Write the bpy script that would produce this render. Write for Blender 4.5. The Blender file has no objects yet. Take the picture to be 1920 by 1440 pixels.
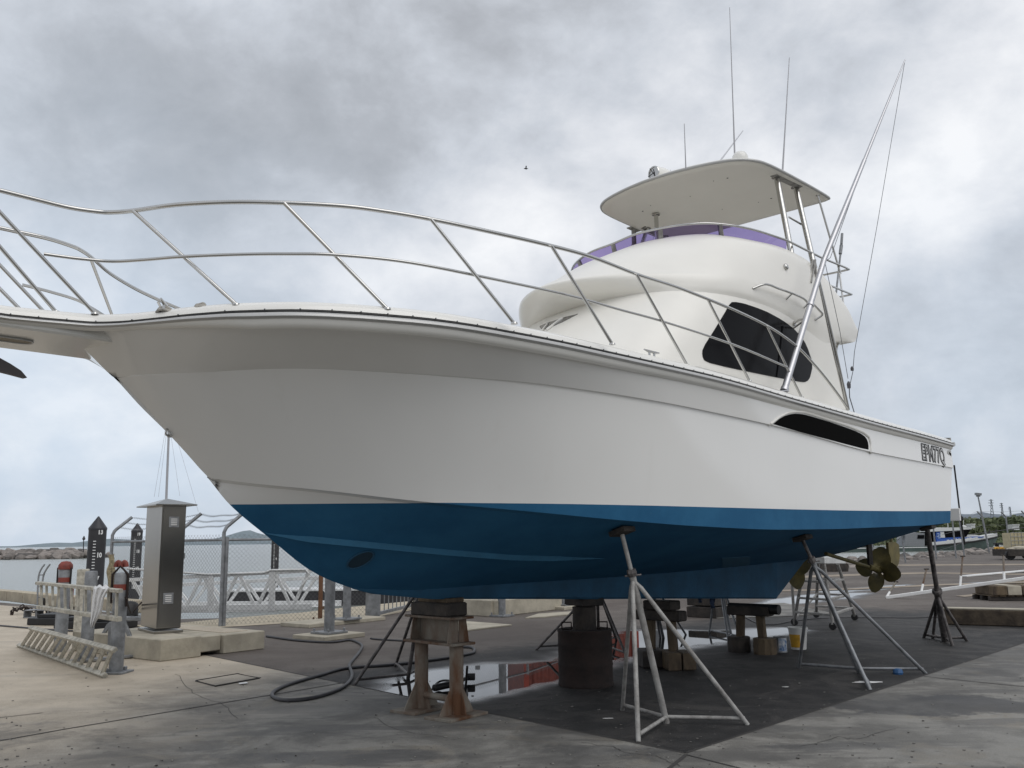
import bpy, math, random
import numpy as np
from mathutils import Vector, Matrix
from mathutils.bvhtree import BVHTree
random.seed(7); rng = np.random.default_rng(7)
SC = bpy.context.scene
COL = SC.collection

# ------------------------------------------------------------------ camera
F, CX, CY, H = 1700.0, 960.0, 720.0, 1.5
ROLL, YC = 0.0129, 1013.6
TH = math.atan((YC-CY)/F)
FW = np.array([0, math.cos(TH), math.sin(TH)]); UP = np.array([0, -math.sin(TH), math.cos(TH)]); RT = np.array([1., 0, 0])
CR = math.cos(ROLL)*RT - math.sin(ROLL)*UP; CU = math.sin(ROLL)*RT + math.cos(ROLL)*UP
EYE = np.array([0, 0, H])
cam = bpy.data.cameras.new('camera'); camo = bpy.data.objects.new('camera', cam); COL.objects.link(camo)
cam.sensor_width = 36; cam.lens = F/1920*36; cam.clip_start = 0.05; cam.clip_end = 30000
camo.matrix_world = Matrix(((CR[0], CU[0], -FW[0], 0), (CR[1], CU[1], -FW[1], 0), (CR[2], CU[2], -FW[2], H), (0, 0, 0, 1)))
SC.camera = camo

def ray(x, y): return FW + (x-CX)/F*CR + (CY-y)/F*CU
def gnd(x, y, z=0.0):
    d = ray(x, y); t = (z-H)/d[2]; return EYE + t*d
def plane(x, y, n, p0):
    d = ray(x, y); t = ((np.asarray(p0)-EYE)@n)/(d@n); return EYE + t*d
def atY(x, y, Y): return plane(x, y, np.array([0, 1., 0]), np.array([0, Y, 0]))
# boat frame: u forward, v to port (towards the viewer), z up
B0 = np.array([-.68, 8.27, 0]); EU = np.array([-.6818764, -.7314674, 0]); EV = np.array([.7314674, -.6818764, 0]); EZ = np.array([0, 0, 1.])
KS = .19   # the far half sits slightly further aft in this frame
def W0(u, v, z): return B0 + u*EU + v*EV + z*EZ
def W(u, v, z): return B0 + (u+2*KS*min(v, 0))*EU + v*EV + z*EZ
def toB(p): q = np.asarray(p)-B0; v = q@EV; return np.array([q@EU-2*KS*min(v, 0), v, p[2]])
def cl(x, y, v=0.): return toB(plane(x, y, EV, B0+v*EV))
def hz(x, y, z): return toB(gnd(x, y, z))
def sta(x, y, u): return toB(plane(x, y, EU, B0+u*EU))
def interp(tab, x):
    a = sorted(tab); return float(np.interp(x, [p[0] for p in a], [p[1] for p in a]))

# ------------------------------------------------------------------ sky and light
SUN_EL, SUN_AZ = 52, 138   # azimuth clockwise from +Y; to the right of the camera, behind the cloud
w = bpy.data.worlds.new('World'); SC.world = w; w.use_nodes = True
nt = w.node_tree; N = nt.nodes; L = nt.links
for n in list(N): N.remove(n)
def nd(t, **k):
    n = N.new(t)
    for a, b in k.items():
        if a == 'inp':
            for i, v in b.items(): n.inputs[i].default_value = v
        else: setattr(n, a, b)
    return n
def wm(op, a, b=None, c=None, clamp=False):
    m = nd('ShaderNodeMath', operation=op, use_clamp=clamp)
    for i, s in enumerate((a, b, c)):
        if s is None: continue
        if isinstance(s, (int, float)): m.inputs[i].default_value = s
        else: L.new(s, m.inputs[i])
    return m.outputs[0]
tc = nd('ShaderNodeTexCoord'); nv = nd('ShaderNodeVectorMath', operation='NORMALIZE'); L.new(tc.outputs['Generated'], nv.inputs[0])
sp = nd('ShaderNodeSeparateXYZ'); L.new(nv.outputs[0], sp.inputs[0])
zz = wm('ADD', wm('MAXIMUM', sp.outputs[2], 0.0), 0.16)
cb = nd('ShaderNodeCombineXYZ'); L.new(wm('DIVIDE', sp.outputs[0], zz), cb.inputs[0]); L.new(wm('DIVIDE', sp.outputs[1], zz), cb.inputs[1])
def noise(scale, detail, rough, off, dist=0.0, src=None, sc=(1, 1, 1)):
    mp = nd('ShaderNodeMapping'); mp.inputs['Location'].default_value = off; mp.inputs['Scale'].default_value = sc; L.new(src if src is not None else cb.outputs[0], mp.inputs[0])
    n = nd('ShaderNodeTexNoise', inp={'Scale': scale, 'Detail': detail, 'Roughness': rough, 'Distortion': dist}); L.new(mp.outputs[0], n.inputs['Vector'])
    return n.outputs[0]
n1 = noise(2.9, 12, .58, (3.1, 7.4, 0), .18, nv.outputs[0], (1, 1, 1.25))
n2 = noise(7.5, 12, .60, (11.3, 2.2, 3), .22, nv.outputs[0], (1, 1, 1.5))
n3 = noise(1.1, 10, .6, (1.3, 5.2, 8), .3)
def blob(x, y, s):
    d = ray(x, y); d = d/np.linalg.norm(d)
    v = nd('ShaderNodeVectorMath', operation='DOT_PRODUCT'); v.inputs[1].default_value = tuple(d); L.new(nv.outputs[0], v.inputs[0])
    return wm('EXPONENT', wm('DIVIDE', wm('SUBTRACT', v.outputs['Value'], 1.0), s))
val = wm('ADD', wm('MULTIPLY', wm('SUBTRACT', n1, .5), 1.05), wm('MULTIPLY', wm('SUBTRACT', n2, .5), .62))
val = wm('ADD', wm('ADD', val, wm('MULTIPLY', wm('SUBTRACT', n3, .5), .22)), 0.635)
BLOBS = [(420, 200, .010, -.24), (120, 330, .008, -.16), (800, 150, .007, -.18), (620, 300, .004, -.10), (1010, 200, .004, -.08), (950, 80, .004, -.06), (60, 60, .006, .06), (1250, 110, .006, .05), (620, 40, .004, .03),
         (560, 340, .0015, .10), (960, 380, .0030, .08), (470, 335, .0008, .12), (1560, 180, .004, -.08), (1800, 60, .008, .02), (1800, 400, .003, .20), (1640, 460, .004, .16), (850, 560, .006, .16), (650, 560, .004, .14), (1050, 470, .003, .10),
         (250, 520, .006, .02), (1890, 480, .0012, -.26), (1720, 520, .0010, -.14), (1800, 640, .004, .02), (80, 700, .006, .12), (150, 930, .006, .10)]
for (x, y, s, a) in BLOBS: val = wm('ADD', val, wm('MULTIPLY', blob(x, y, s), a))
cr = nd('ShaderNodeValToRGB'); L.new(val, cr.inputs[0])
els = cr.color_ramp.elements
els[0].position = .22; els[0].color = (.30, .315, .34, 1); els[1].position = .95; els[1].color = (.84, .85, .87, 1)
for p, c in ((.42, (.40, .42, .455, 1)), (.60, (.54, .57, .62, 1)), (.76, (.68, .70, .74, 1))):
    e = els.new(p); e.color = c
# bluish clear patches low on the left
lowblue = wm('MULTIPLY', wm('MULTIPLY', blob(120, 860, .045), .75), wm('SUBTRACT', 1.25, n2))
lowb2 = wm('MULTIPLY', wm('MULTIPLY', blob(1850, 760, .02), .45), wm('SUBTRACT', 1.2, n2))
mx = nd('ShaderNodeMix', data_type='RGBA'); L.new(wm('ADD', lowblue, lowb2, clamp=True), mx.inputs[0]); L.new(cr.outputs[0], mx.inputs[6]); mx.inputs[7].default_value = (.50, .61, .74, 1)
# physical sky shining weakly through the cover
sky = nd('ShaderNodeTexSky', sky_type='NISHITA', sun_disc=False); sky.sun_elevation = math.radians(SUN_EL); sky.sun_rotation = math.radians(SUN_AZ)
bg1 = nd('ShaderNodeBackground', inp={'Strength': .05}); L.new(sky.outputs[0], bg1.inputs[0])
bg2 = nd('ShaderNodeBackground', inp={'Strength': 1.20}); L.new(mx.outputs[2], bg2.inputs[0])
ms = nd('ShaderNodeMixShader', inp={0: .93}); L.new(bg1.outputs[0], ms.inputs[1]); L.new(bg2.outputs[0], ms.inputs[2])
ow = nd('ShaderNodeOutputWorld'); L.new(ms.outputs[0], ow.inputs[0])

sl = bpy.data.lights.new('sun', 'SUN'); sl.energy = 1.15; sl.angle = math.radians(55); sl.color = (1, .965, .92)
so = bpy.data.objects.new('sun', sl); COL.objects.link(so)
az, el = math.radians(SUN_AZ), math.radians(SUN_EL)
sd = Vector((math.sin(az)*math.cos(el), math.cos(az)*math.cos(el), math.sin(el)))
so.rotation_euler = sd.to_track_quat('Z', 'Y').to_euler(); so.location = (20, -30, 60)
vs = SC.view_settings; vs.view_transform = 'Standard'; vs.look = 'None'; vs.exposure = 0.0; vs.gamma = 1.0
SC.cycles.max_bounces = 8

# ------------------------------------------------------------------ materials
def mat(name, col, rough=.5, metal=0., var=.0, vscale=4., bump=0., bscale=30., col2=None, coat=0., spec=.5, stretch=None, alpha=1., trans=0., ior=1.5, rvar=0.):
    m = bpy.data.materials.new(name); m.use_nodes = True; t = m.node_tree; b = t.nodes['Principled BSDF']
    b.inputs['Base Color'].default_value = (*col, 1); b.inputs['Roughness'].default_value = rough; b.inputs['Metallic'].default_value = metal
    b.inputs['Specular IOR Level'].default_value = spec; b.inputs['Coat Weight'].default_value = coat; b.inputs['Coat Roughness'].default_value = .06
    b.inputs['Transmission Weight'].default_value = trans; b.inputs['IOR'].default_value = ior; b.inputs['Alpha'].default_value = alpha
    g = t.nodes.new('ShaderNodeNewGeometry')
    src = g.outputs['Position']
    if stretch:
        mp = t.nodes.new('ShaderNodeMapping'); mp.inputs['Scale'].default_value = stretch; t.links.new(src, mp.inputs[0]); src = mp.outputs[0]
    if var or col2:
        n = t.nodes.new('ShaderNodeTexNoise'); n.inputs['Scale'].default_value = vscale; n.inputs['Detail'].default_value = 8; n.inputs['Roughness'].default_value = .62
        t.links.new(src, n.inputs['Vector'])
        r = t.nodes.new('ShaderNodeValToRGB'); t.links.new(n.outputs[0], r.inputs[0])
        c2 = col2 if col2 else tuple(c*(1-var) for c in col)
        c1 = col if col2 else tuple(min(1, c*(1+var*.5)) for c in col)
        r.color_ramp.elements[0].position = .36; r.color_ramp.elements[0].color = (*c2, 1)
        r.color_ramp.elements[1].position = .62; r.color_ramp.elements[1].color = (*c1, 1)
        t.links.new(r.outputs[0], b.inputs['Base Color'])
        if rvar:
            mr = t.nodes.new('ShaderNodeMapRange'); mr.inputs['To Min'].default_value = max(0, rough-rvar); mr.inputs['To Max'].default_value = rough+rvar
            mr.inputs['From Min'].default_value = .3; mr.inputs['From Max'].default_value = .7
            t.links.new(n.outputs[0], mr.inputs[0]); t.links.new(mr.outputs[0], b.inputs['Roughness'])
    if bump:
        n = t.nodes.new('ShaderNodeTexNoise'); n.inputs['Scale'].default_value = bscale; n.inputs['Detail'].default_value = 5
        t.links.new(src, n.inputs['Vector']); bp = t.nodes.new('ShaderNodeBump'); bp.inputs['Strength'].default_value = bump; bp.inputs['Distance'].default_value = .02
        t.links.new(n.outputs[0], bp.inputs['Height']); t.links.new(bp.outputs[0], b.inputs['Normal'])
    return m
M = {}
M['gel'] = mat('white_gelcoat', (.80, .79, .75), .22, coat=.25, var=.035, vscale=.9)
M['hullw'] = mat('hull_white', (.77, .755, .72), .26, coat=.2, var=.05, vscale=1.1, stretch=(1, 1, 1.6))
M['topw'] = mat('superstructure_white', (.82, .80, .745), .30, var=.03, vscale=1.2)
M['blue'] = mat('antifoul_blue', (.022, .125, .225), .75, var=.16, vscale=2.2, bump=.12, bscale=90)
M['bluedk'] = mat('antifoul_blue_shaded', (.015, .085, .165), .8, var=.25, vscale=2.5, bump=.15, bscale=60)  # darker copy of the antifoul blue, underside shade put into the colour
M['ss'] = mat('stainless', (.52, .515, .50), .15, metal=1.)
M['alu'] = mat('brushed_aluminium', (.62, .62, .61), .38, metal=.85, var=.12, vscale=6)
M['railgrey'] = mat('rub_rail_grey', (.48, .48, .47), .35, metal=.3)
M['black'] = mat('black_rubber', (.012, .012, .013), .55, var=.2)
M['blackgloss'] = mat('black_window', (.005, .005, .006), .22, spec=.06)
M['dark'] = mat('flat_black', (.004, .004, .004), .9, spec=.05)
M['bronze'] = mat('bronze', (.19, .155, .055), .62, metal=.25, col2=(.11, .095, .04), vscale=7, bump=.1, bscale=25)
M['galv'] = mat('galvanised_steel', (.24, .25, .262), .5, metal=.35, var=.3, vscale=9, bump=.06, bscale=60)
M['galvpaint'] = mat('worn_grey_paint', (.36, .355, .34), .6, metal=.1, col2=(.20, .19, .18), vscale=11, bump=.15, bscale=50)
M['standdk'] = mat('dark_stand_steel', (.17, .155, .15), .6, metal=.3, col2=(.05, .045, .045), vscale=12, bump=.15, bscale=40)
M['rust'] = mat('rusty_steel', (.215, .20, .17), .85, col2=(.10, .045, .02), vscale=3.6, bump=.35, bscale=35, stretch=(1, 1, .45))
M['rustdk'] = mat('dark_rusted_drum', (.030, .019, .016), .9, col2=(.017, .012, .011), vscale=6, bump=.3, bscale=30)
M['wood'] = mat('weathered_timber', (.14, .105, .065), .88, col2=(.055, .04, .028), vscale=7, bump=.4, bscale=35, stretch=(1, 1, .35))
M['wooddk'] = mat('oily_dark_timber', (.055, .045, .038), .8, col2=(.02, .018, .017), vscale=6, bump=.35, bscale=25)
M['concb'] = mat('pale_concrete', (.42, .385, .31), .9, var=.22, vscale=3, bump=.2, bscale=25)
M['steelcab'] = mat('cabinet_stainless', (.30, .287, .262), .25, metal=1., var=.15, vscale=1.1, stretch=(1, 1, .5), rvar=.03)
M['white'] = mat('white_paint', (.74, .74, .73), .5, var=.06)
M['red'] = mat('red_paint', (.33, .055, .035), .55, var=.25, vscale=3)
M['redrust'] = mat('faded_red', (.20, .045, .03), .6, var=.3, vscale=8)
M['pile'] = mat('black_sleeved_pile', (.028, .027, .03), .55, var=.3, vscale=1.5)
M['hdpe'] = mat('mooring_pile_cap', (.02, .02, .026), .45)
M['hose'] = mat('grey_rubber_hose', (.055, .055, .06), .55, var=.2)
M['cord'] = mat('grey_line', (.42, .40, .36), .9, var=.3, vscale=30)
M['rope'] = mat('old_rope', (.33, .28, .18), .95, var=.4, vscale=30, bump=.6, bscale=120)
M['rag'] = mat('white_rag', (.66, .66, .66), .9, var=.1, bump=.3, bscale=40)
M['bluerag'] = mat('dark_blue_rag', (.03, .05, .10), .9, var=.3)
M['paintblue'] = mat('blue_tape', (.03, .10, .24), .5)
M['yel'] = mat('yellow_label', (.62, .34, .03), .5, var=.25, vscale=10)
M['bucket'] = mat('white_plastic', (.62, .62, .60), .4, var=.08)
M['wire'] = mat('weathered_wire', (.13, .135, .14), .55, metal=.4)
M['kerbw'] = mat('brown_kerb_timber', (.085, .065, .045), .9, col2=(.04, .03, .022), vscale=6, bump=.4, bscale=30)
M['sandc'] = mat('sandy_kerb', (.44, .385, .29), .9, var=.2, vscale=3); M['rustbr'] = mat('rust_brown_post', (.15, .075, .04), .8, var=.3, vscale=6)
def glass_tint(name, col, mixf=.5, rough=.02):
    m = bpy.data.materials.new(name); m.use_nodes = True; t = m.node_tree; t.nodes.clear()
    o = t.nodes.new('ShaderNodeOutputMaterial'); tr = t.nodes.new('ShaderNodeBsdfTransparent'); tr.inputs[0].default_value = (*col, 1)
    gl = t.nodes.new('ShaderNodeBsdfGlossy'); gl.inputs['Roughness'].default_value = rough; fr = t.nodes.new('ShaderNodeFresnel'); fr.inputs[0].default_value = 1.45
    mi = t.nodes.new('ShaderNodeMixShader'); t.links.new(fr.outputs[0], mi.inputs[0]); t.links.new(tr.outputs[0], mi.inputs[1]); t.links.new(gl.outputs[0], mi.inputs[2])
    t.links.new(mi.outputs[0], o.inputs[0]); return m
M['purple'] = glass_tint('purple_acrylic', (.36, .29, .54))
M['smoke'] = glass_tint('smoked_acrylic', (.10, .09, .09))

# ------------------------------------------------------------------ mesh helpers
class MB:
    def __init__(s): s.v = []; s.f = []
    def add(s, vs, fs):
        o = len(s.v); s.v += [tuple(map(float, p)) for p in vs]; s.f += [tuple(i+o for i in f) for f in fs]; return s
    def box(s, c, d, x=None, y=None, z=None):
        x = np.array([1., 0, 0]) if x is None else np.asarray(x, float); z = np.array([0, 0, 1.]) if z is None else np.asarray(z, float)
        x = x/np.linalg.norm(x); z = z-(z@x)*x; z = z/np.linalg.norm(z); y = np.cross(z, x); c = np.asarray(c, float)
        a, b, h = [q/2 for q in d]; e = min(d)*.12; e = min(e, .012)
        vs = []
        for sz in (-1, 1):
            for (sx, sy) in ((-1, -1), (1, -1), (1, 1), (-1, 1)): vs.append(c+sx*(a)*x+sy*(b)*y+sz*(h-e)*z)
        for sz in (-1, 1):
            for (sx, sy) in ((-1, -1), (1, -1), (1, 1), (-1, 1)): vs.append(c+sx*(a-e)*x+sy*(b-e)*y+sz*h*z)
        f = [(0, 1, 5, 4), (1, 2, 6, 5), (2, 3, 7, 6), (3, 0, 4, 7), (8, 11, 10, 9), (12, 13, 14, 15)]
        f += [(0, 8, 9, 1), (1, 9, 10, 2), (2, 10, 11, 3), (3, 11, 8, 0), (4, 5, 13, 12), (5, 6, 14, 13), (6, 7, 15, 14), (7, 4, 12, 15)]
        return s.add(vs, f)
    def beam(s, a, b, wd, ht, up=(0, 0, 1)):   # rectangular bar from a to b
        a = np.asarray(a, float); b = np.asarray(b, float); d = b-a; l = np.linalg.norm(d)
        up = np.asarray(up, float)
        if abs(d@up)/l > .98: up = np.array([1., 0, 0])
        return s.box((a+b)/2, (l, wd, ht), x=d, z=up)
    def tube(s, pts, r, n=8, cap=True, closed=False):
        P = [np.asarray(p, float) for p in pts]; m = len(P); R = r if hasattr(r, '__len__') else [r]*m
        vs = []; fs = []; nrm = None
        for i in range(m):
            if closed: t = P[(i+1) % m]-P[i-1]
            else: t = P[min(i+1, m-1)]-P[max(i-1, 0)]
            t = t/(np.linalg.norm(t)+1e-12)
            if nrm is None:
                a = np.array([0, 0, 1.]) if abs(t[2]) < .9 else np.array([1., 0, 0]); nrm = np.cross(t, a)
            nrm = nrm-(nrm@t)*t; nrm /= np.linalg.norm(nrm)+1e-12; b = np.cross(t, nrm)
            for k in range(n):
                an = 2*math.pi*k/n; vs.append(P[i]+R[i]*(math.cos(an)*nrm+math.sin(an)*b))
        for i in range(m if closed else m-1):
            j = (i+1) % m
            for k in range(n): fs.append((i*n+k, i*n+(k+1) % n, j*n+(k+1) % n, j*n+k))
        if cap and not closed: fs.append(tuple(range(n-1, -1, -1))); fs.append(tuple((m-1)*n+k for k in range(n)))
        return s.add(vs, fs)
    def lathe(s, prof, c, n=24, axis=(0, 0, 1)):   # prof [(r,h)]
        ax = np.asarray(axis, float); ax /= np.linalg.norm(ax); a = np.array([1., 0, 0]) if abs(ax[0]) < .9 else np.array([0, 1., 0])
        x = np.cross(ax, a); x /= np.linalg.norm(x); y = np.cross(ax, x); c = np.asarray(c, float)
        vs = []; fs = []
        for (r, h) in prof:
            for k in range(n):
                an = 2*math.pi*k/n; vs.append(c+ax*h+max(r, 1e-4)*(math.cos(an)*x+math.sin(an)*y))
        for i in range(len(prof)-1):
            for k in range(n): fs.append((i*n+k, i*n+(k+1) % n, (i+1)*n+(k+1) % n, (i+1)*n+k))
        fs.append(tuple(range(n-1, -1, -1))); fs.append(tuple((len(prof)-1)*n+k for k in range(n)))
        return s.add(vs, fs)
    def grid(s, rows, closed=False):   # rows of equal-length point lists
        n = len(rows[0]); vs = [p for r in rows for p in r]; fs = []
        for i in range(len(rows)-1):
            for k in range(n if closed else n-1): fs.append((i*n+k, i*n+(k+1) % n, (i+1)*n+(k+1) % n, (i+1)*n+k))
        return s.add(vs, fs)
    def prism(s, out, nrm, th):   # polygon outline (3D) extruded along nrm by th
        nrm = np.asarray(nrm, float); nrm = nrm/np.linalg.norm(nrm)*th; n = len(out); P = [np.asarray(p, float) for p in out]
        vs = P+[p+nrm for p in P]; fs = [tuple(range(n)), tuple(range(2*n-1, n-1, -1))]
        for k in range(n): fs.append((k, (k+1) % n, n+(k+1) % n, n+k))
        return s.add(vs, fs)

def obj(name, mb, m, parent=None, smooth=False, angle=52):
    me = bpy.data.meshes.new(name); loc = np.array(parent['_w'] if parent else (0, 0, 0))
    pv = np.array(mb.v)-loc if len(mb.v) else np.zeros((0, 3))
    me.from_pydata(pv.tolist(), [], mb.f); me.update(); me.validate()
    ob = bpy.data.objects.new(name, me); COL.objects.link(ob)
    if isinstance(m, str): m = M[m]
    me.materials.append(m)
    import bmesh
    bm = bmesh.new(); bm.from_mesh(me); bmesh.ops.remove_doubles(bm, verts=bm.verts, dist=1e-5); bmesh.ops.recalc_face_normals(bm, faces=bm.faces)
    if smooth:
        for f in bm.faces: f.smooth = True
        for e in bm.edges:
            if len(e.link_faces) == 2 and e.calc_face_angle(0) > math.radians(angle): e.smooth = False
    bm.to_mesh(me); bm.free()
    if parent: ob.parent = parent; ob['_w'] = [float(q) for q in loc]
    else: ob['_w'] = [0., 0., 0.]
    return ob
def thing(name, label, cat, loc=(0, 0, 0), group=None):
    o = bpy.data.objects.new(name, None); COL.objects.link(o); o.location = tuple(map(float, loc)); o['label'] = label; o['category'] = cat
    o.empty_display_size = .2; o['_w'] = [float(q) for q in loc]
    if group: o['group'] = group
    return o
def tag(o, label, cat, group=None, kind=None):
    o['label'] = label; o['category'] = cat
    if group: o['group'] = group
    if kind: o['kind'] = kind
    return o
def one(name, mb, m, label, cat, group=None, smooth=False, kind=None, loc=None):
    """a thing that is a single mesh, origin at its base"""
    a = np.array(mb.v); c = np.array([a[:, 0].mean(), a[:, 1].mean(), a[:, 2].min()])
    o = obj(name, mb, m, None, smooth); o.data.transform(Matrix.Translation(Vector(-c))); o.location = Vector(c); o['_w'] = list(map(float, c))
    return tag(o, label, cat, group, kind)
def struct(name, mb, m, label, smooth=False, kind='structure'):
    o = obj(name, mb, m, None, smooth); o['kind'] = kind; o['label'] = label; o['category'] = name.replace('_', ' '); return o
def crom(P, n, closed=False):   # Catmull-Rom resample
    P = [np.asarray(p, float) for p in P]; m = len(P); out = []
    seg = m if closed else m-1
    for q in range(n):
        t = q/(n if closed else n-1)*seg; i = min(int(t), seg-1); f = t-i
        g = (lambda k: P[k % m]) if closed else (lambda k: P[k] if 0 <= k < m else (2*P[0]-P[1] if k < 0 else 2*P[-1]-P[-2]))
        a, b, c, d = g(i-1), g(i), g(i+1), g(i+2)
        out.append(.5*((2*b)+(-a+c)*f+(2*a-5*b+4*c-d)*f*f+(-a+3*b-3*c+d)*f**3))
    return out
def resample(P, n):
    P = np.array(P, float); d = np.r_[0, np.cumsum(np.linalg.norm(np.diff(P, axis=0), axis=1))]; t = np.linspace(0, d[-1], n)
    return np.stack([np.interp(t, d, P[:, k]) for k in range(P.shape[1])], 1)
def text_pts(s, size, shear=0., cond=1., offset=0., spacing=1.):
    cu = bpy.data.curves.new('t', 'FONT'); cu.body = s; cu.size = size; cu.shear = shear; cu.offset = offset; cu.space_character = spacing; cu.resolution_u = 4
    cu.align_x = 'CENTER'; cu.align_y = 'CENTER'
    o = bpy.data.objects.new('t', cu); COL.objects.link(o); dg = bpy.context.evaluated_depsgraph_get(); me = bpy.data.meshes.new_from_object(o.evaluated_get(dg))
    vs = [(v.co.x*cond, v.co.y) for v in me.vertices]; fs = [tuple(p.vertices) for p in me.polygons]
    bpy.data.objects.remove(o); bpy.data.curves.remove(cu); bpy.data.meshes.remove(me); return vs, fs

# ================================================================== ground, water, far land
def nmat(name):
    m = bpy.data.materials.new(name); m.use_nodes = True; t = m.node_tree; return m, t, t.nodes['Principled BSDF']
class NT:
    def __init__(s, t): s.t = t
    def n(s, ty, **k):
        q = s.t.nodes.new(ty)
        for a, b in k.items(): setattr(q, a, b)
        return q
    def put(s, sock, v):
        if hasattr(v, 'links'): s.t.links.new(v, sock)
        elif isinstance(v, tuple) and len(v) == 3 and sock.type == 'RGBA': sock.default_value = (*v, 1)
        else: sock.default_value = v
    def math(s, op, a, b=None, c=None, clamp=False):
        m = s.n('ShaderNodeMath', operation=op, use_clamp=clamp)
        for i, v in enumerate((a, b, c)):
            if v is not None: s.put(m.inputs[i], v)
        return m.outputs[0]
    def noise(s, scale, detail=6, rough=.6, vec=None, dist=0.):
        q = s.n('ShaderNodeTexNoise'); q.inputs['Scale'].default_value = scale; q.inputs['Detail'].default_value = detail; q.inputs['Roughness'].default_value = rough; q.inputs['Distortion'].default_value = dist
        s.t.links.new(vec if vec is not None else s.pos, q.inputs['Vector']); return q.outputs[0]
    def mix(s, f, a, b):
        q = s.n('ShaderNodeMix', data_type='RGBA'); s.put(q.inputs[0], f); s.put(q.inputs[6], a); s.put(q.inputs[7], b); return q.outputs[2]
    def ramp(s, v, lo, hi):
        q = s.n('ShaderNodeMapRange'); q.interpolation_type = 'SMOOTHSTEP'; s.put(q.inputs[0], v); q.inputs[1].default_value = lo; q.inputs[2].default_value = hi; return q.outputs[0]
def start(name):
    m, t, b = nmat(name); h = NT(t); g = h.n('ShaderNodeNewGeometry'); h.pos = g.outputs['Position']; return m, h, b
# asphalt with wetness carried by mesh attributes
m, h, b = start('yard_asphalt'); M['asph'] = m
aw = h.n('ShaderNodeAttribute'); aw.attribute_name = 'wet'; ad = h.n('ShaderNodeAttribute'); ad.attribute_name = 'dirt'
nA, nB, nC, nD = h.noise(.35, 8, .62, dist=.5), h.noise(2.6, 8, .65), h.noise(55, 4, .7), h.noise(12, 6, .7)
dry = h.mix(h.ramp(nA, .35, .66), (.095, .080, .070), (.15, .132, .117)); dry = h.mix(h.math('MULTIPLY', h.ramp(nB, .42, .68), .55), dry, (.075, .062, .054))
dark = h.mix(h.ramp(nB, .42, .60), (.011, .0105, .0105), (.027, .0255, .0245)); dark = h.mix(h.math('MULTIPLY', h.ramp(nD, .60, .72), .45), dark, (.060, .056, .053)); dark = h.mix(h.math('MULTIPLY', h.ramp(h.noise(.8, 10, .72, dist=1.6), .50, .60), .75), dark, (.050, .046, .043)); dark = h.mix(h.math('MULTIPLY', h.ramp(h.noise(16, 3, .6), .68, .71), .85), dark, (.20, .19, .18))
dd = h.ramp(h.math('ADD', ad.outputs['Fac'], h.math('MULTIPLY', h.math('SUBTRACT', nB, .5), .9)), .15, .75)
c = h.mix(dd, dry, dark); grit = h.math('MULTIPLY_ADD', nC, 1.7, .15)
q = h.n('ShaderNodeMix', data_type='RGBA', blend_type='MULTIPLY'); q.inputs[0].default_value = 1; h.put(q.inputs[6], c)
cc = h.n('ShaderNodeCombineColor'); [h.put(cc.inputs[i], grit) for i in range(3)]; h.put(q.inputs[7], cc.outputs[0])
wn = h.math('ADD', aw.outputs['Fac'], h.math('MULTIPLY', h.math('SUBTRACT', nD, .5), .10))
c = h.mix(h.ramp(wn, .1, .6), q.outputs[2], (.022, .021, .021)); h.put(b.inputs['Base Color'], c)
r = h.math('SUBTRACT', h.math('SUBTRACT', .88, h.math('MULTIPLY', h.ramp(wn, .08, .62), .58)), h.math('MULTIPLY', h.ramp(wn, .62, .74), .29)); 
r = h.math('SUBTRACT', r, h.math('MULTIPLY', dd, .12)); h.put(b.inputs['Roughness'], h.math('MAXIMUM', r, .015))
bp = h.n('ShaderNodeBump'); bp.inputs['Distance'].default_value = .012; h.put(bp.inputs['Height'], nC)
h.put(bp.inputs['Strength'], h.math('MULTIPLY', h.math('SUBTRACT', 1.0, h.ramp(wn, .35, .68)), .55)); h.put(b.inputs['Normal'], bp.outputs[0])
STAINS = [(*gnd(1775, 1322)[:2], 1.1, .55, .8), (*gnd(1560, 1400)[:2], .5, .18, .45), (*gnd(1900, 1255)[:2], 1.5, .5, .45), (*gnd(1140, 1405)[:2], .5, .2, .5), (*gnd(300, 1400)[:2], .8, .2, .4), (*gnd(640, 1420)[:2], .9, .25, .45), (*gnd(150, 1330)[:2], 1.2, .2, .35)]
# concrete apron: grey and grimy near, sandy to the left
m, h, b = start('apron_concrete'); M['apron'] = m
sx = h.n('ShaderNodeSeparateXYZ'); h.put(sx.inputs[0], h.pos)
n1_, n2_, n3_, n4_ = h.noise(.45, 8, .6, dist=.4), h.noise(1.6, 9, .66, dist=.3), h.noise(40, 4, .7), h.noise(7, 7, .7)
mp = h.n('ShaderNodeMapping'); mp.inputs['Rotation'].default_value = (0, 0, .45); mp.inputs['Scale'].default_value = (.35, 1.6, 1); h.put(mp.inputs[0], h.pos); n5_ = h.noise(1.3, 8, .62, vec=mp.outputs[0])
f = h.math('ADD', h.math('MULTIPLY', sx.outputs[0], -.30), h.math('MULTIPLY', sx.outputs[1], .085)); f = h.math('ADD', f, h.math('MULTIPLY', h.math('SUBTRACT', n1_, .5), 1.1))
sand = h.ramp(f, 1.2, 2.2)
st_ = None
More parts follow.
